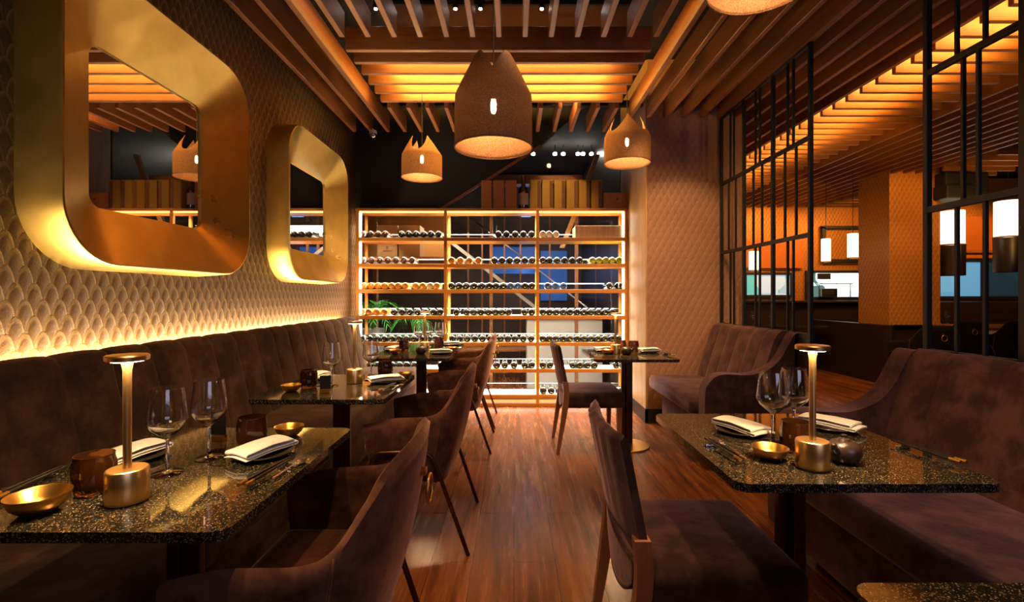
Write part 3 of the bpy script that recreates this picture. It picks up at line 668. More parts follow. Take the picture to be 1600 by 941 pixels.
# ------------------------------------------------------------------ right benches
def arm_profile(xf):
    return [(xf + .02, .10), (xf, .16), (xf, .52), (xf + .02, .60), (xf + .07, .655), (xf + .14, .675), (xf + .28, .67), (xf + .36, .68), (xf + .46, .72), (xf + .53, .79), (xf + .58, .88), (xf + .62, .95), (xf + .655, .965), (1.955, .95), (1.955, .10)]
def settee(label, xf, y0, y1, arm_ends, m, seams):
    t = thing('upholstered_settee', label, 'settee', (0, 0, 0), 0, 'settees along the steel screen')
    pr = [(1.955, .10, 0, 0, 0), (1.955, .92, 0, 0, 0), (1.952, .945, 0, .5, .3), (1.944, .962, 0, 1, .6), (1.925, .965, -.3, 1, .8), (1.90, .95, -.8, .5, 1), (1.87, .90, -1, .3, 1), (1.84, .80, -1, .25, 1), (1.80, .68, -1, .2, 1), (1.765, .56, -1, .2, 1), (1.74, .47, -1, 0, 1), (1.73, .33, -1, 0, .4)]
    put('tufted_back', tufted_back(B(), y0 + .02, y1 - .02, pr, seams, .011, -1, int((y1 - y0) * 160)), m, t, 50)
    put('seat_cushion', BX(xf + (.0), y0 + .03, .355, 1.80, y1 - .03, .48, .05, 4), m, t, 50)
    put('seat_base', BX(xf + .12, y0 + .05, .05, 1.80, y1 - .05, .36, .02), m, t, 50)
    put('plinth', BX(xf + .2, y0 + .08, 0, 1.80, y1 - .08, .06), 'black', t)
    for e in arm_ends:
        ya = (y0 - .08, y0 + .03) if e == 'near' else (y1 - .03, y1 + .08)
        ap = arm_profile(xf + .06); lp = [(p.x, p.y) for p in loop_interp([(a, b, 0) for a, b in ap[:-1]], 4)] + [ap[-1]]
        bm = prism(B(), lp, ya[0], ya[1], 'y'); bevel_all(bm, .022, 3, 60)
        put('side_arm', bm, m, t, 50)
    return t
settee('brown velvet settee against the pillar wall beyond the right table', 1.27, 3.42, 4.57, ['near'], 'velvet_plum', .19)
settee('plum velvet settee at the right table in the foreground', 1.20, -.3, 2.30, ['far'], 'velvet_plum', .262)

# ------------------------------------------------------------------ black steel screens
def screen(label, cells, ztop, tiers_spec):
    t = thing('steel_screen', label, 'screen', (1.99, cells[0], 0), 0, 'black steel grid screens')
    Y0 = cells[0]; ya, yb = cells[0], cells[-1]
    rails = [.955, 1.635, 2.29, ztop]
    for y in cells: put('post', BX(-.013, y - Y0 - .013, 0.0, .013, y - Y0 + .013, ztop, .003), 'screen', t)
    for i, z in enumerate(rails): put('rail', BX(-.012, min(ya, yb) - Y0, z - (.016 if i else .03), .012, max(ya, yb) - Y0, z + .014, .003), 'screen', t)
    for i in range(3):
        for a, b in zip(cells, cells[1:]):
            off = tiers_spec[i]; c = (a + b) / 2
            for s in (-1, 1): put('bar', BX(-.008, c - Y0 + s * off - .007, rails[i], .008, c - Y0 + s * off + .007, rails[i + 1], .002), 'screen', t)
    put('low_panel', BX(-.008, min(ya, yb) - Y0, .02, .015, max(ya, yb) - Y0, .93), 'dark_wood', t)
    return t
screen('black steel grid screen standing by the pillar, behind the far settee', [4.60, 4.15, 3.685, 3.22], 2.925, (.035, .07, .035))
screen('black steel grid screen at the frame edge, behind the plum settee', [2.31, 1.87, 1.43], 2.925, (.065, .035, .065))
hd = put('header_rail', BX(1.955, 1.2, 2.925, 2.005, 4.60, 3.10), 'slat'); tag(hd, 'timber header above the two steel screens', 'rail')

# ------------------------------------------------------------------ tables
def table(label, x0, x1, y0, y1, legs=None, disc=True, r=.035):
    cx, cy = (x0 + x1) / 2, (y0 + y1) / 2; w, d = x1 - x0, y1 - y0
    t = thing('dining_table', label, 'table', (cx, cy, 0), 0, 'granite-topped dining tables')
    bm = prism(B(), rrect(0, 0, w, d, r, 6), .728, .75); bevel_all(bm, .004, 2, 40); put('table_top', bm, 'granite', t, 30)
    for (lx, ly) in (legs or [(0, 0)]):
        bm = B()
        for a in (0, 1):
            if a: box(bm, lx - .045, ly - .012, .02, lx + .045, ly + .012, .70, .002)
            else: box(bm, lx - .012, ly - .045, .02, lx + .012, ly + .045, .70, .002)
        put('pedestal', bm, 'bronze', t)
        put('mount_plate', BX(lx - .13, ly - .13, .70, lx + .13, ly + .13, .728, .002), 'black', t)
        if disc: put('base_disc', lathe(B(), [(0, 0), (.18, 0), (.182, .006), (.178, .012), (.06, .022), (0, .022)], 40, lx, ly), 'brass', t, 30)
    return t
table('granite table in the left foreground with two large wine glasses', -1.25, -.575, .955, 1.715)
table('second granite table along the mirror wall, with a black card', -1.22, -.59, 2.18, 2.88)
table('long far-left granite table close to the wine rack', -1.12, -.49, 3.62, 4.75, [(0, 0)])
table('granite table in the right foreground beside the plum settee', .56, 1.235, 1.20, 1.92)
table('granite table at the right near the wine rack and pillar', .60, 1.24, 3.56, 4.27)
table('granite table cut off at the bottom right of the photo', .545, 1.23, .05, .787)

# ------------------------------------------------------------------ velvet armchairs with ring
def armchair():
    t = thing('velvet_armchair', '', 'chair', (0, 0, 0), 0, 'ring-back velvet armchairs')
    top = [(.245, -.30, .600), (.10, -.31, .632), (-.06, -.318, .642), (-.13, -.305, .672), (-.185, -.275, .75), (-.225, -.235, .812), (-.25, -.16, .835), (-.265, 0, .842)]
    bot = [(.20, -.275, .385), (.09, -.28, .36), (-.02, -.275, .345), (-.06, -.262, .335), (-.095, -.235, .325), (-.12, -.20, .32), (-.135, -.13, .315), (-.145, 0, .312)]
    full = lambda L: L + [(x, -y, z) for x, y, z in L[-2::-1]]
    T = loop_interp(full(top), 5); Bt = loop_interp(full(bot), 5); n = len(T)
    bm = B(); TH = .040
    def pt(i, v, inn):
        a, b = Bt[i], T[i]; p = a.lerp(b, v); bul = math.sin(PI * v) * .018
        tg = (T[min(i + 1, n - 1)] - T[max(i - 1, 0)]); tg.z = 0; tg.normalize(); nn = Vector((tg.y, -tg.x, 0))
        if nn.dot(Vector((p.x + .0, p.y, 0))) < 0: nn = -nn
        return p + nn * (bul - inn * TH * (1.25 - .5 * v))
    m = 9; loop = []
    for i in range(n):
        col = [pt(i, k / m, 0) for k in range(m + 1)]; inn = [pt(i, k / m, 1) for k in range(m + 1)]
        midt = (col[-1] + inn[-1]) / 2 + Vector((0, 0, .014)); midb = (col[0] + inn[0]) / 2 + Vector((0, 0, -.012))
        loop.append([bm.verts.new(q) for q in col + [midt] + inn[::-1] + [midb]])
    L = len(loop[0])
    for i in range(n - 1):
        for k in range(L): bm.faces.new((loop[i][k], loop[i][(k + 1) % L], loop[i + 1][(k + 1) % L], loop[i + 1][k]))
    for row, s in ((loop[0], 1), (loop[-1], -1)):
        c = bm.verts.new(sum((v.co for v in row), Vector()) / L + Vector((.016, 0, 0)))
        for k in range(L): bm.faces.new((row[k], row[(k + 1) % L], c))
    sh = put('shell', bm, 'velvet_chair', t, 60)
    # piped seams where arm meets back
    for s in (-1, 1):
        i = 15 if s < 0 else n - 16
        put('seam_piping', tube(B(), [pt(i, k / m, 0) + Vector((0, 0, 0)) for k in range(m + 1)], .003, 6), 'velvet_chair', sh, 'all')
    bm = B(); box(bm, -.13, -.255, .345, .235, .255, .475, .04, 4); put('seat_cushion', bm, 'velvet_chair', t, 50)
    for s in (-1, 1):
        pts = [(.205, s * .325, 0), (.20, s * .320, .40), (.195, s * .318, .45), (.17, s * .316, .485), (.13, s * .315, .492), (-.02, s * .31, .49), (-.07, s * .308, .475), (-.10, s * .305, .43), (-.25, s * .29, 0)]
        put('leg_frame', tube(B(), [pts[0]] + loop_interp(pts[1:8], 4) + [pts[8]], .010, 8), 'bronze', t, 'all')
    put('ring_mount', lathe(B(), [(0, 0), (.012, 0), (.012, .02), (0, .02)], 14), 'brass', t, 40, loc=(-.268, 0, .745)).rotation_euler = (0, R(90), 0)
    bm = B(); tube(bm, [(-.276, .036 * math.cos(a), .735 - .036 + .036 * math.sin(a)) for a in [2 * PI * k / 28 for k in range(28)]], .0045, 8, closed=True)
    put('ring_pull', bm, 'brass', t, 'all')
    return t
ac = armchair()
spots = [(-.505, 1.305, 'velvet armchair in the left foreground with a brass ring on its back'), (-.465, 2.55, 'velvet armchair at the second left table, between two other armchairs'),
         (-.43, 4.0, 'velvet armchair at the long far table, its back near the aisle'), (-.43, 4.72, 'velvet armchair closest to the wine rack, mostly behind another chair')]
for i, (x, y, lb) in enumerate(spots):
    o = ac if i == 0 else dup(ac, lb)
    o.location = (x, y, 0); o.rotation_euler = (0, 0, PI); o['label'] = lb

# ------------------------------------------------------------------ side chairs with wooden legs
def side_chair():
    t = thing('side_chair', '', 'chair', (0, 0, 0), 0, 'wooden-legged velvet side chairs')
    def bk(u, v):
        y = (u - .5) * .47; z = .535 + v * .29; x = -.195 - .055 * v - .03 * (1 - (2 * u - 1) ** 2)
        return x, y, z
    bm = B(); n, m = 22, 12; loops = []
    for i in range(n):
        u = i / (n - 1); col = []
        th = .042 * (1 - .45 * abs(2 * u - 1) ** 4)
        for k in range(m + 1):
            x, y, z = bk(u, k / m); x += .003 * math.sin(u * 38) * (k / m) ** .5; col.append((x, y, z))
        o = [Vector((x - th / 2, y, z)) for x, y, z in col]; q = [Vector((x + th / 2, y, z)) for x, y, z in col]
        tp = Vector((col[-1][0], col[-1][1], col[-1][2] + .016)); bt_ = Vector((col[0][0], col[0][1], col[0][2] - .010))
        loops.append([bm.verts.new(p) for p in o + [tp] + q[::-1] + [bt_]])
    L = len(loops[0])
    for a, b in zip(loops, loops[1:]):
        for k in range(L): bm.faces.new((a[k], a[(k + 1) % L], b[(k + 1) % L], b[k]))
    bm.faces.new(loops[0]); bm.faces.new(loops[-1][::-1])
    put('backrest', bm, 'velvet_plum', t, 60)
    bm = B(); v = grid(bm, lambda u, w: Vector((-.20 + .455 * u, -.245 + .49 * w, .468 + .014 * (math.sin(PI * u) * math.sin(PI * w)) ** .5)), 16, 16)
    bm.free(); bm = BX(-.20, -.245, .355, .255, .245, .475, .040, 5)
    bmesh.ops.subdivide_edges(bm, edges=[e for e in bm.edges if e.calc_length() > .3], cuts=7, use_grid_fill=True)
    for v_ in bm.verts:
        if v_.co.z > .45: v_.co.z += .018 * max(0, 1 - ((v_.co.x - .0275) / .225) ** 2) * max(0, 1 - (v_.co.y / .24) ** 2)
    put('seat', bm, 'velvet_plum', t, 50)
    bm = B(); grid(bm, lambda u, w: Vector((-.215 - .012 * math.sin(PI * w), -.20 + .40 * w, .475 - (.13 * (math.sin(PI * w) ** .5) + .02) * (1 - u) )), 8, 16); 
    put('rear_cover', bm, 'velvet_plum', t, True).modifiers.new('solid', 'SOLIDIFY').thickness = .02
    for s in (-1, 1):
        pts = [(-.262, s * .222, 0), (-.215, s * .226, .30), (-.197, s * .228, .45), (-.203, s * .228, .56)]; rr = [.014, .020, .022, .019]
        bm = B(); P = loop_interp(pts, 4); rings = []
        for i, p in enumerate(P):
            r_ = .013 + .009 * min(1, i / 5); rings.append([bm.verts.new((p.x + a * r_, p.y + b * r_ * .85, p.z)) for a, b in ((-1, -1), (1, -1), (1, 1), (-1, 1))])
        for a, b in zip(rings, rings[1:]):
            for k in range(4): bm.faces.new((a[k], a[(k + 1) % 4], b[(k + 1) % 4], b[k]))
        bm.faces.new(rings[0][::-1]); bm.faces.new(rings[-1]); put('leg', bm, 'leg_wood', t)
        bm = B(); rings = []
        for z, r_ in ((0, .013), (.2, .017), (.37, .021)):
            rings.append([bm.verts.new((.215 + a * r_, s * .205 + b * r_, z)) for a, b in ((-1, -1), (1, -1), (1, 1), (-1, 1))])
        for a, b in zip(rings, rings[1:]):
            for k in range(4): bm.faces.new((a[k], a[(k + 1) % 4], b[(k + 1) % 4], b[k]))
        bm.faces.new(rings[0][::-1]); bm.faces.new(rings[-1]); put('leg', bm, 'leg_wood', t)
    return t
sc = side_chair(); sc.location = (.55, 1.535, 0); sc['label'] = 'velvet side chair with oak legs in the right foreground'
o = dup(sc, 'velvet side chair with oak legs at the far right table, before the rack', (.60, 3.925, 0))

# ------------------------------------------------------------------ pendant lamps of woven mesh
def pendant(label, x, y, zr, D, H, rot, notch=.36, body=.60, pinch=.36, ztop=3.5, watts=14, rx=0):
    t = thing('mesh_pendant_lamp', label, 'pendant lamp', (x, y, zr), rot, 'woven mesh pendant lamps')
    Rr = D / 2; nu = 120
    def f(u, v):
        a = 2 * PI * u; c = abs(math.cos(2 * a)) ** .9 if notch < .3 else (1 - math.sin(2 * a) ** 2 * .5 - abs(math.sin(2 * a)) * .5) ** 1.1         # 1 at the four gathered peaks, 0 in the scooped notches
        top = H * ((1 - notch) + notch * c); sh = H * body
        z = v * top
        if z <= sh * .92: r = Rr
        else:
            k = (z - sh * .92) / (H - sh * .92); r = Rr * (1 - (1 - pinch) * (k ** 1.05))
        sk = 1 - .10 * (1 - c) * max(0, (z / H - .45)) * 1.4
        return Vector((r * math.cos(a) * sk, r * math.sin(a) * sk, z))
    bm = B(); grid(bm, f, nu, 26, True)
    s = put('shade', bm, 'mesh', t, 60); md = s.modifiers.new('solid', 'SOLIDIFY'); md.thickness = .0035
    bm = B(); tube(bm, [(Rr * math.cos(2 * PI * k / 48), Rr * math.sin(2 * PI * k / 48), 0) for k in range(48)], .004, 6, closed=True); put('rim', bm, 'mesh', t, 'all')
    zb = H * .46
    put('bulb', lathe(B(), [(0, zb - .036), (.009, zb - .033), (.014, zb - .018), (.015, zb), (.014, zb + .018), (.010, zb + .030), (0, zb + .032)], 18), 'pendant_bulb', t, True)
    put('socket', lathe(B(), [(0, zb + .032), (.014, zb + .032), (.016, zb + .075), (.006, zb + .085), (0, zb + .085)], 16), 'brass', t, 40)
    put('cord', tube(B(), [(0, 0, zb + .08), (0, 0, ztop - zr)], .003, 6), 'wire', t)
    return t
pendant('large mesh pendant lamp hanging over the middle of the aisle', -.098, 2.3, 1.93, .37, .435, R(45), notch=.24, body=.60, pinch=.50, watts=6)
pendant('small mesh pendant lamp at left, hanging before the black wall', -.795, 4.15, 2.245, .345, .345, R(-50), notch=.42, pinch=.52, watts=5)
pendant('small mesh pendant lamp at right, hanging beside the pillar', .92, 3.9, 2.30, .37, .375, R(80), notch=.38, pinch=.55, watts=5)
pendant('mesh pendant lamp cut off at the top, above the right foreground table', .84, 1.62, 2.275, .36, .36, R(40), notch=.38, pinch=.55, watts=5)
# ------------------------------------------------------------------ things on the tables (table top at z = 0.75)
TZ = .7502
used = set()
def proto(fn, key, _c={}):
    """first use builds the thing, later uses copy it"""
    if key not in _c: _c[key] = fn(); return _c[key]
    return copy_tree(_c[key])
def place(fn, key, label, cat, x, y, rz=0, z=TZ, group=None, s=None):
    o = proto(fn, key); o.location = (x, y, z); o.rotation_euler = (0, 0, rz); tag(o, label, cat, group)
    if s: o.scale = (s, s, s)
    return o
def emp(name): return thing(name, '', '')

def b_lamp():
    t = emp('table_lamp')
    put('lamp_base', lathe(B(), [(0, 0), (.038, 0), (.041, .002), (.042, .005), (.042, .071), (.0405, .075), (.038, .0765), (0, .0765)], 48), 'lamp_brass', t, 30)
    put('pole', lathe(B(), [(0, .076), (.0085, .076), (.0085, .30), (.0125, .322), (0, .322)], 20), 'lamp_brass', t, 40)
    put('lamp_head', lathe(B(), [(0, .324), (.039, .3225), (.042, .324), (.0425, .333), (.040, .336), (0, .337)], 48), 'lamp_brass', t, 30)
    put('light_ring', lathe(B(), [(.014, .3205), (.031, .3205), (.031, .3235), (.014, .3235)], 32, close=True), 'diffuser', t)
    return t
def lamp(label, x, y, e=4.5):
    place(b_lamp, 'lamp', label, 'table lamp', x, y, group='cordless brass table lamps')
    light('table_lamp_light', 'AREA', (x, y, TZ + .317), e, SOFT, .07, rot=(0, 0, 0)).data.shape = 'DISK'
def b_wine():
    return put('wine_glass', lathe(B(), [(0, .0), (.036, .0), (.0375, .0012), (.036, .0028), (.012, .006), (.0048, .013), (.0040, .03), (.0040, .085), (.0062, .094), (.020, .104), (.040, .122), (.0475, .140), (.0465, .150), (.0375, .227),
        (.0364, .227), (.0453, .150), (.0462, .140), (.0385, .1235), (.019, .107), (0, .101)], 48), 'glass', None, 60)
def wine(label, x, y, s=None, g='large stemmed wine glasses'): return place(b_wine, 'wine', label, 'wine glass', x, y, group=g, s=s)
def b_tum():
    prof = [(0, 0), (.034, 0), (.038, .004), (.0385, .012), (.0405, .016), (.0425, .03), (.0425, .070), (.0395, .083), (.0400, .092), (.0385, .092), (.0375, .083), (.0395, .070), (.0393, .03), (.036, .018), (0, .015)]
    bm = lathe(B(), prof, 48)
    for v in bm.verts:
        r = math.hypot(v.co.x, v.co.y)
        if r > .03 and .02 < v.co.z < .08:
            a = math.atan2(v.co.y, v.co.x); k = 1 + .025 * math.sin(a * 12); v.co.x *= k; v.co.y *= k
    return put('tumbler', bm, 'amber_glass', None, 60)
def tum(label, x, y, s=None): return place(b_tum, 'tum', label, 'tumbler', x, y, group='smoked amber tumblers', s=s)
def b_bowl():
    bm = lathe(B(), [(0, 0), (.022, 0), (.030, .004), (.043, .016), (.051, .034), (.0505, .0365), (.0485, .0355), (.041, .018), (.028, .007), (0, .004)], 40)
    rr = random.Random(5)
    for v in bm.verts: v.co.z += rr.uniform(-.0004, .0004)
    return put('dip_bowl', bm, 'brass', None, 60)
def bowl(label, x, y, s=None, m=None):
    o = place(b_bowl, 'bowl' + str(m), label, 'bowl', x, y, group='small metal bowls', s=s)
    if m: o.data = o.data.copy(); o.data.materials[0] = MT[m]
    return o
def b_plate():
    return put('side_plate', lathe(B(), [(0, 0), (.055, 0), (.082, .008), (.088, .013), (.087, .0155), (.080, .011), (.053, .005), (0, .004)], 40), 'plate', None, 50)
def b_napkin():
    L, W = .205, .088; bm = B(); path = []
    def arc(cx, cz, r, a0, a1): return [(cx + r * math.cos(R(a)), cz + r * math.sin(R(a))) for a in range(a0, a1 + (1 if a1 > a0 else -1), 20 if a1 > a0 else -20)]
    path = [(-L / 2 + .01, .002)] + [(L / 2 - .012, .001)] + arc(L / 2 - .012, .0055, .0045, -90, 90) + [(-L / 2 + .018, .0105)] + arc(-L / 2 + .018, .0145, .0040, 270, 90) + [(0, .0205), (L / 2 - .03, .0185)] + arc(L / 2 - .028, .0155, .003, 90, -50)
    P = []
    for a, b in zip(path, path[1:]):
        k = max(1, int(math.hypot(b[0] - a[0], b[1] - a[1]) / .02)); P += [(a[0] + (b[0] - a[0]) * i / k, a[1] + (b[1] - a[1]) * i / k) for i in range(k)]
    P.append(path[-1]); nv = 9
    def f(u, v):
        q = P[round(u * (len(P) - 1))]; y = (v - .5) * W
        wob = .0016 * math.sin(q[0] * 40 + 2) * math.cos(v * 5) + .003 * (1 - (2 * v - 1) ** 2)
        return Vector((q[0] * (1 + .012 * math.sin(v * 4)), y + .004 * math.sin(q[0] * 20), q[1] + wob))
    grid(bm, f, len(P), nv); o = put('folded_napkin', bm, 'linen', None, True); md = o.modifiers.new('solid', 'SOLIDIFY'); md.thickness = .0022; return o
def setting(where, x, y, rz, s=None):
    place(b_plate, 'plate', f'dark side plate {where}', 'plate', x, y, group='dark side plates', s=s)
    place(b_napkin, 'napkin', f'white folded napkin {where}', 'napkin', x, y, rz, TZ + .0135, 'white folded napkins', s=s)
def b_stick():
    t = emp('chopstick'); put('stick', lathe(B(), [(0, 0), (.0022, 0), (.0035, .05), (.0042, .175), (0, .175)], 10), 'lacquer', t, 40); put('gold_tip', lathe(B(), [(0, .1752), (.0046, .1752), (.0046, .205), (0, .205)], 10), 'brass', t, 40)
    for c in KIDS(t): c.rotation_euler = (R(90), 0, 0)
    return t
def b_spoon():
    bm = B(); grid(bm, lambda u, v: Vector((.016 * math.cos(2 * PI * u) * v, .024 * math.sin(2 * PI * u) * v, .006 * v * v + .001)), 24, 5, True)
    tube(bm, [(0, -.022, .006), (0, -.05, .010), (0, -.13, .005)], [.003, .0025, .0035], 8); o = put('soup_spoon', bm, 'steel', None, True); return o
def b_rest(): return put('chopstick_rest', BX(-.022, -.007, 0, .022, .007, .010, .004), 'steel', None, 40)
def sticks(where, x, y, a=0.0, spoon=True):
    """pair of chopsticks, gold end towards the viewer (-y)"""
    for i, dx in enumerate((-.006, .006)):
        o = place(b_stick, 'stick', f'{["left", "right"][i]} black chopstick {where}', 'chopstick', x + dx, y + .10, a + (i - .5) * .03, TZ + .0145, 'black chopsticks with gold ends')
    place(b_rest, 'rest', f'steel chopstick rest {where}', 'chopstick rest', x + .03 * 0, y + .06, a, TZ, 'steel chopstick rests')
    if spoon: place(b_spoon, 'spoon', f'steel spoon {where}', 'spoon', x + .032, y + .09, a, TZ, 'steel spoons')
def b_card():
    t = emp('card_holder'); put('brass_block', BX(-.024, -.012, 0, .024, .012, .020, .002), 'brass', t); put('blank_card', BX(-.026, -.0015, .012, .026, .0015, .084, .0005), 'card', t); return t
def b_pot():
    t = emp('sauce_pot')
    body = lathe(B(), [(0, 0), (.026, 0), (.038, .010), (.0445, .028), (.042, .046), (.032, .058), (.020, .062), (.018, .060), (0, .060)], 40); put('pot_body', body, 'grey_ceramic', t, 60)
    put('pot_lid', lathe(B(), [(0, .0595), (.018, .0605), (.014, .067), (.006, .069), (.005, .073), (.008, .077), (0, .080)], 24), 'grey_ceramic', t, True)
    put('spout', tube(B(), loop_interp([(-.036, 0, .035), (-.050, 0, .046), (-.056, 0, .060)], 5), [.011] * 4 + [.009] * 4 + [.007] * 3, 12), 'grey_ceramic', t, 'all'); return t
def pot(label, x, y, rz, m=None):
    o = place(b_pot, 'pot', label, 'sauce pot', x, y, rz, group='little ceramic sauce pots')
    if m:
        for c in KIDS(o): c.data = c.data.copy(); c.data.materials[0] = MT[m]

# left foreground table
bowl('shallow brass bowl at the near left corner of the left foreground table', -1.035, 1.045, 1.12)
tum('dark amber tumbler behind the lamp base on the left foreground table', -1.005, 1.15)
lamp('brass cordless table lamp on the left foreground table', -.886, 1.10)
wine('large wine glass right beside the lamp on the left foreground table', -.918, 1.272)
wine('large wine glass before the card holder on the left foreground table', -.884, 1.393)
place(b_card, 'card', 'black card in a brass block on the left foreground table', 'card holder', -.960, 1.56, R(-8), group='black cards in brass blocks')
tum('dark amber tumbler beside the napkin on the left foreground table', -.818, 1.50, 1.02)
bowl('brass bowl behind the napkin at the far edge of the left foreground table', -.756, 1.615, .92)
setting('at the aisle side of the left foreground table', -.742, 1.418, R(67))
setting('at the bench side of the left foreground table', -1.10, 1.385, R(78))
sticks('at the aisle side of the left foreground table', -.628, 1.26, R(-8))
sticks('at the bench side of the left foreground table', -1.205, 1.185, R(8), False)
# second left table
bowl('dark-footed brass bowl at the bench side of the second left table', -1.10, 2.37, .92)
tum('dark amber tumbler at the left of the second left table', -1.055, 2.47)
place(b_card, 'card', 'black card in a brass block at the front of the second left table', 'card holder', -.915, 2.33, R(2), group='black cards in brass blocks')
wine('wine glass behind the black card on the second left table', -.957, 2.52)
lamp('brass cordless table lamp on the second left table', -.863, 2.60)
wine('wine glass right of the lamp on the second left table', -.80, 2.69)
setting('at the aisle side of the second left table', -.70, 2.62, R(30))
setting('at the bench side of the second left table', -1.12, 2.72, R(80))
bowl('brass bowl at the far aisle corner of the second left table', -.625, 2.76, .85)
tum('amber tumbler at the far edge of the second left table', -.75, 2.80)
sticks('at the aisle side of the second left table', -.625, 2.42, R(-6))
# long far left table
setting('at the bench side of the long far-left table', -1.04, 4.15, R(80))
bowl('copper bowl beside the bench-side napkin on the long far-left table', -.965, 3.90, 1.0, 'copper')
tum('amber tumbler left of the lamp on the long far-left table', -.945, 4.12)
lamp('brass cordless table lamp on the long far-left table', -.77, 4.15)
pot('dark sauce pot before the lamp on the long far-left table', -.755, 3.90, R(200), 'dark_ceramic')
setting('at the near aisle side of the long far-left table', -.60, 3.93, R(10))
setting('at the far aisle side of the long far-left table', -.60, 4.58, R(20))
bowl('copper bowl near the aisle on the long far-left table', -.535, 4.10, .95, 'copper')
tum('amber tumbler right of the lamp on the long far-left table', -.67, 4.30)
sticks('at the aisle side of the long far-left table', -.52, 4.25, R(-4))
for i, (x, y) in enumerate(((-.86, 4.36), (-.80, 4.45), (-.70, 4.50), (-.66, 4.42))):
    wine(f'wine glass of the cluster behind the far-left lamp, {ORD[i]} from the bench', x, y)
# right foreground table
setting('beside the chopsticks on the right foreground table', .785, 1.655, R(-71))
setting('beside the plum settee on the right foreground table', 1.125, 1.705, R(-58))
sticks('at the left side of the right foreground table', .618, 1.44, R(6))
sticks('at the settee side of the right foreground table', 1.20, 1.42, R(10), False)
bowl('brass bowl left of the lamp on the right foreground table', .739, 1.385, .97)
lamp('brass cordless table lamp on the right foreground table', .818, 1.315)
pot('round grey sauce pot right of the lamp on the right foreground table', .935, 1.36, R(30))
wine('left of the two wine glasses on the right foreground table', .832, 1.545)
wine('right of the two wine glasses on the right foreground table', .940, 1.61)
tum('amber tumbler between wine glasses and lamp on the right foreground table', .855, 1.455)
# far right table
setting('at the chair side of the far right table', .775, 4.10, R(10))
bowl('copper bowl before the napkin on the far right table', .76, 3.90, 1.0, 'copper')
lamp('brass cordless table lamp on the far right table', .83, 3.92)
pot('dark sauce pot right of the lamp on the far right table', .905, 3.86, R(160), 'dark_ceramic')
tum('amber tumbler directly behind the sauce pot on the far right table', .915, 4.10)
tum('amber tumbler right of the sauce pot on the far right table', 1.01, 4.05)
setting('at the settee side of the far right table', 1.13, 4.02, R(15))
sticks('at the settee side of the far right table', 1.215, 3.80, R(6), False)
sticks('at the chair side of the far right table', .635, 3.85, R(-4), False)

# ------------------------------------------------------------------ next room
struct('wall_island_base', BX(5.10, 6.62, 0, 5.24, 8.3, .82), 'dark_wood')
st_ = put('steel_corner_strip', BX(5.205, 6.605, 0, 5.225, 6.62, .82), 'steel'); tag(st_, 'thin bright steel strip on the corner of the dark base', 'trim')
struct('wall_island_foot', BX(5.26, 6.76, 0, 5.9, 7.25, .82), 'dark_wood')
struct('wall_island', BX(5.24, 6.70, .82, 5.95, 7.30, 3.5), 'paper_far')
struct('wall_counter', BX(2.2, 8.75, 0, 7.1, 8.95, 1.10), 'dark_wood')
ct = put('serving_ledge', BX(2.2, 8.68, 1.10, 7.1, 9.0, 1.14, .005), 'dark_wood'); tag(ct, 'dark counter top below the kitchen windows', 'counter')
def win(n, label, px0, px1, py0, py1, m, emit_c, e):
    y = 9.28; x0, x1, z0, z1 = X_at(px0, y), X_at(px1, y), Z_at(py1, y), Z_at(py0, y)
    o = put('window_%d' % n, BX(x0, y - .02, z0, x1, y + .01, z1), m); o['kind'] = 'structure'
    fr = B()
    for a in ((x0 - .05, z0 - .05, x1 + .05, z0), (x0 - .05, z1, x1 + .05, z1 + .05), (x0 - .05, z0, x0, z1), (x1, z0, x1 + .05, z1)): box(fr, a[0], y - .05, a[1], a[2], y + .01, a[3])
    f = put('window_%d_frame' % n, fr, 'skirting'); f.parent = o
    return x0, x1, z0, z1, y
def emissive_scene(name, c1, c2, c3, scale, strength):
    m = mat(name, c1, 0.4); n = N(m); v = n.coord('Object', (1, 1, 1)); vo = n.new('ShaderNodeTexVoronoi'); vo.distance = 'CHEBYCHEV'; n.link(v, vo.inputs['Vector']); vo.inputs['Scale'].default_value = scale
    sp = n.new('ShaderNodeSeparateColor'); n.link(vo.outputs['Color'], sp.inputs[0])
    c = n.mix(n.m('GREATER_THAN', sp.outputs[0], .62), c1, c2); c = n.mix(n.m('GREATER_THAN', sp.outputs[1], .72), c, c3)
    n.link(c, n.b.inputs['Base Color']); n.link(c, n.b.inputs['Emission Color']); n.b.inputs['Emission Strength'].default_value = strength; MT[name] = m
emissive_scene('lit_kitchen', (.80, .92, .90), (.45, .62, .62), (.05, .10, .10), 4.5, 1.5)
emissive_scene('lit_hatch', (.25, .40, .50), (.10, .40, .38), (.40, .52, .60), 3, .8)
emissive_scene('blue_window', (.10, .30, .50), (.08, .26, .46), (.10, .30, .50), 1.2, .8)
emissive_scene('dark_window', (.010, .035, .05), (.010, .03, .045), (.010, .035, .05), 1.5, .5)
kx0, kx1, kz0, kz1, ky = win(1, '', 1262, 1345, 427, 464, 'lit_kitchen', 0, 0)
win(2, '', 1165, 1233, 430, 461, 'lit_hatch', 0, 0)
win(3, '', 1466, 1530, 410, 463, 'blue_window', 0, 0)
win(4, '', 1534, 1600, 410, 463, 'dark_window', 0, 0)
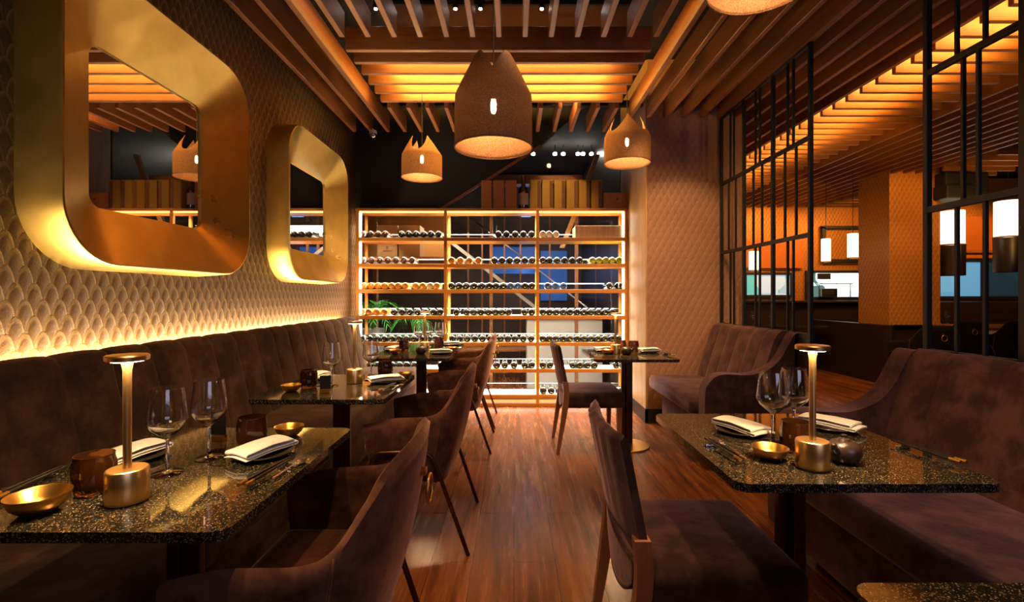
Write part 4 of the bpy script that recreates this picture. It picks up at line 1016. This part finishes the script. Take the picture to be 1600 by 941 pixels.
# kitchen gear seen in the pass
t = thing('kitchen_shelf', 'steel kitchen shelf with equipment in the bright kitchen pass', 'shelf', ((kx0 + kx1) / 2, ky - .1, kz0))
put('shelf_board', BX(-.38, -.06, .24, .25, .05, .255), 'steel', t); put('support_post', BX(-.37, -.01, 0, -.355, .01, .24), 'steel', t); put('support_post', BX(.23, -.01, 0, .245, .01, .24), 'steel', t)
mo = thing('microwave_oven', 'small appliance standing under the kitchen shelf in the pass', 'appliance', ((kx0 + kx1) / 2 - .2, ky - .12, kz0))
put('oven_body', BX(-.15, -.05, 0, .15, .06, .16, .008), 'steel', mo); put('oven_door', BX(-.12, -.058, .05, .08, -.05, .13), 'black', mo)
kd = put('kitchen_screen', BX(kx0 + .14, ky - .1, kz1 - .12, kx0 + .38, ky - .07, kz1 - .01, .004), 'black'); tag(kd, 'dark screen hanging at the top of the kitchen pass', 'screen')
sf = put('wall_frame', box(box(box(box(B(), 5.92, 9.20, 1.88, 6.78, 9.28, 1.93), 5.92, 9.20, 2.52, 6.78, 9.28, 2.57), 5.92, 9.20, 1.9, 5.97, 9.28, 2.55), 6.73, 9.20, 1.9, 6.78, 9.28, 2.55), 'skirting'); tag(sf, 'dark rectangular frame on the wallpaper above the kitchen pass', 'frame')
pn = put('orange_wall_panel', BX(7.3, 9.22, 1.95, 12.5, 9.28, 2.75), 'orange_wall'); tag(pn, 'broad orange wall panel above the blue window', 'panel')
pn = put('orange_wall_panel', BX(4.2, 9.22, 1.76, 5.55, 9.28, 2.30), 'orange_wall'); tag(pn, 'orange wall panel above the hatch seen through the screen', 'panel')
pr_ = put('picture_rail', BX(7.3, 9.16, 2.05, 12.5, 9.22, 2.10), 'slat_x'); tag(pr_, 'dark rail running across the broad orange panel', 'rail')
dk = thing('ceiling_duct', 'black stepped air duct under the golden slats of the next room', 'duct', (6.15, 6.55, 2.50))
put('duct_body', BX(-.28, -.02, .10, .32, .35, .42, .03), 'black', dk); put('duct_collar', BX(-.30, -.06, .05, .10, .30, .24, .03), 'black', dk)
def small_lamp(label, x, y, zt, zb, r, grp, fringe=None):
    t = thing('cylinder_pendant_lamp', label, 'pendant lamp', (x, y, zb), 0, grp)
    put('lamp_shade', lathe(B(), [(0, 0), (r, 0), (r, zt - zb), (0, zt - zb)], 28), 'white_lamp', t, 40)
    put('bottom_rim', lathe(B(), [(r * .6, -.012), (r * 1.12, -.012), (r * 1.12, .004), (r * .6, .004)], 28, close=True), 'label', t, 40)
    put('cord', tube(B(), [(0, 0, zt - zb), (0, 0, 3.5 - zb)], .004, 6), 'wire', t)
    if fringe: put('fringe', lathe(B(), [(r * .98, -.02), (r * 1.06, -.02), (r * 1.04, -fringe), (r * .96, -fringe)], 40, close=True), 'dark_wood', t, 40)
small_lamp('white cylinder lamp hanging left of the pillar, nearer the screen', 4.68, 7.2, 2.08, 1.74, .062, 'small white cylinder lamps')
small_lamp('white cylinder lamp hanging close beside the orange pillar', 4.66, 6.6, 2.08, 1.75, .064, 'small white cylinder lamps')
small_lamp('white cylinder lamp seen through the bars of the far steel screen', 4.45, 8.9, 2.05, 1.70, .085, 'small white cylinder lamps')
small_lamp('big white lamp with a dark fringe, left one behind the near screen', 6.2, 6.8, 2.42, 1.95, .145, 'big fringed lamps', .44)
small_lamp('big white lamp with a dark fringe, at the right frame edge', 6.98, 6.78, 2.56, 2.06, .15, 'big fringed lamps', .50)
nt = table('long table with a pale cloth front behind the near steel screen', 6.3, 9.4, 8.0, 8.7, [(-1.1, 0), (1.1, 0)])
put('wooden_edge', BX(-1.54, -.37, .69, 1.54, -.351, .755), 'rack', nt); put('cloth_front', BX(-1.5, -.345, .30, 1.5, -.33, .69), 'white', nt)
table('dark table in the next room seen under the far steel screen', 3.6, 5.0, 7.6, 8.3)
bs = thing('wall_bench', 'dark bench with pale front along the back wall of the next room', 'bench', (8.6, 9.0, 0)); put('bench_back', BX(-1.45, -.02, .3, 3.4, .15, 1.12, .02), 'dark_wood', bs); put('bench_seat', BX(-1.45, -.22, 0, 3.4, 0, .46, .02), 'label', bs)
for i, (px, lb) in enumerate(((1424, 'dark ring-back chair between pillar and near steel screen'), (1496, 'dark ring-back chair behind the first pane of the near screen'), (1573, 'dark ring-back chair behind the outer pane of the near screen'))):
    q = dup(ac, lb, (X_at(px if i else 1446, 7.2 if i else 6.2), 7.2 if i else 6.2, 0), R(90), 'ring-back chairs in the next room')
    for c in KIDS(q):
        if c.data.materials and c.data.materials[0].name == 'chair_velvet': c.data = c.data.copy(); c.data.materials[0] = MT['velvet_black']
for i, (px, w) in enumerate(((1480, 'left'), (1542, 'right'))):
    o = wine(f'wine glass on the next-room table behind the near screen, {w} one', X_at(px, 8.2), 8.2, 1.0, 'wine glasses in the next room')
    o = place(b_napkin, 'napkin', f'white napkin on the next-room table behind the near screen, {w} one', 'napkin', X_at(px + 8, 8.15) - .3, 8.15, .3, TZ, 'napkins in the next room')
for i, px in enumerate((1176, 1206)):
    wine(f'wine glass on the next-room table behind the far screen, {["left", "right"][i]} one', X_at(px, 7.9), 7.9, 1.0, 'wine glasses in the next room')
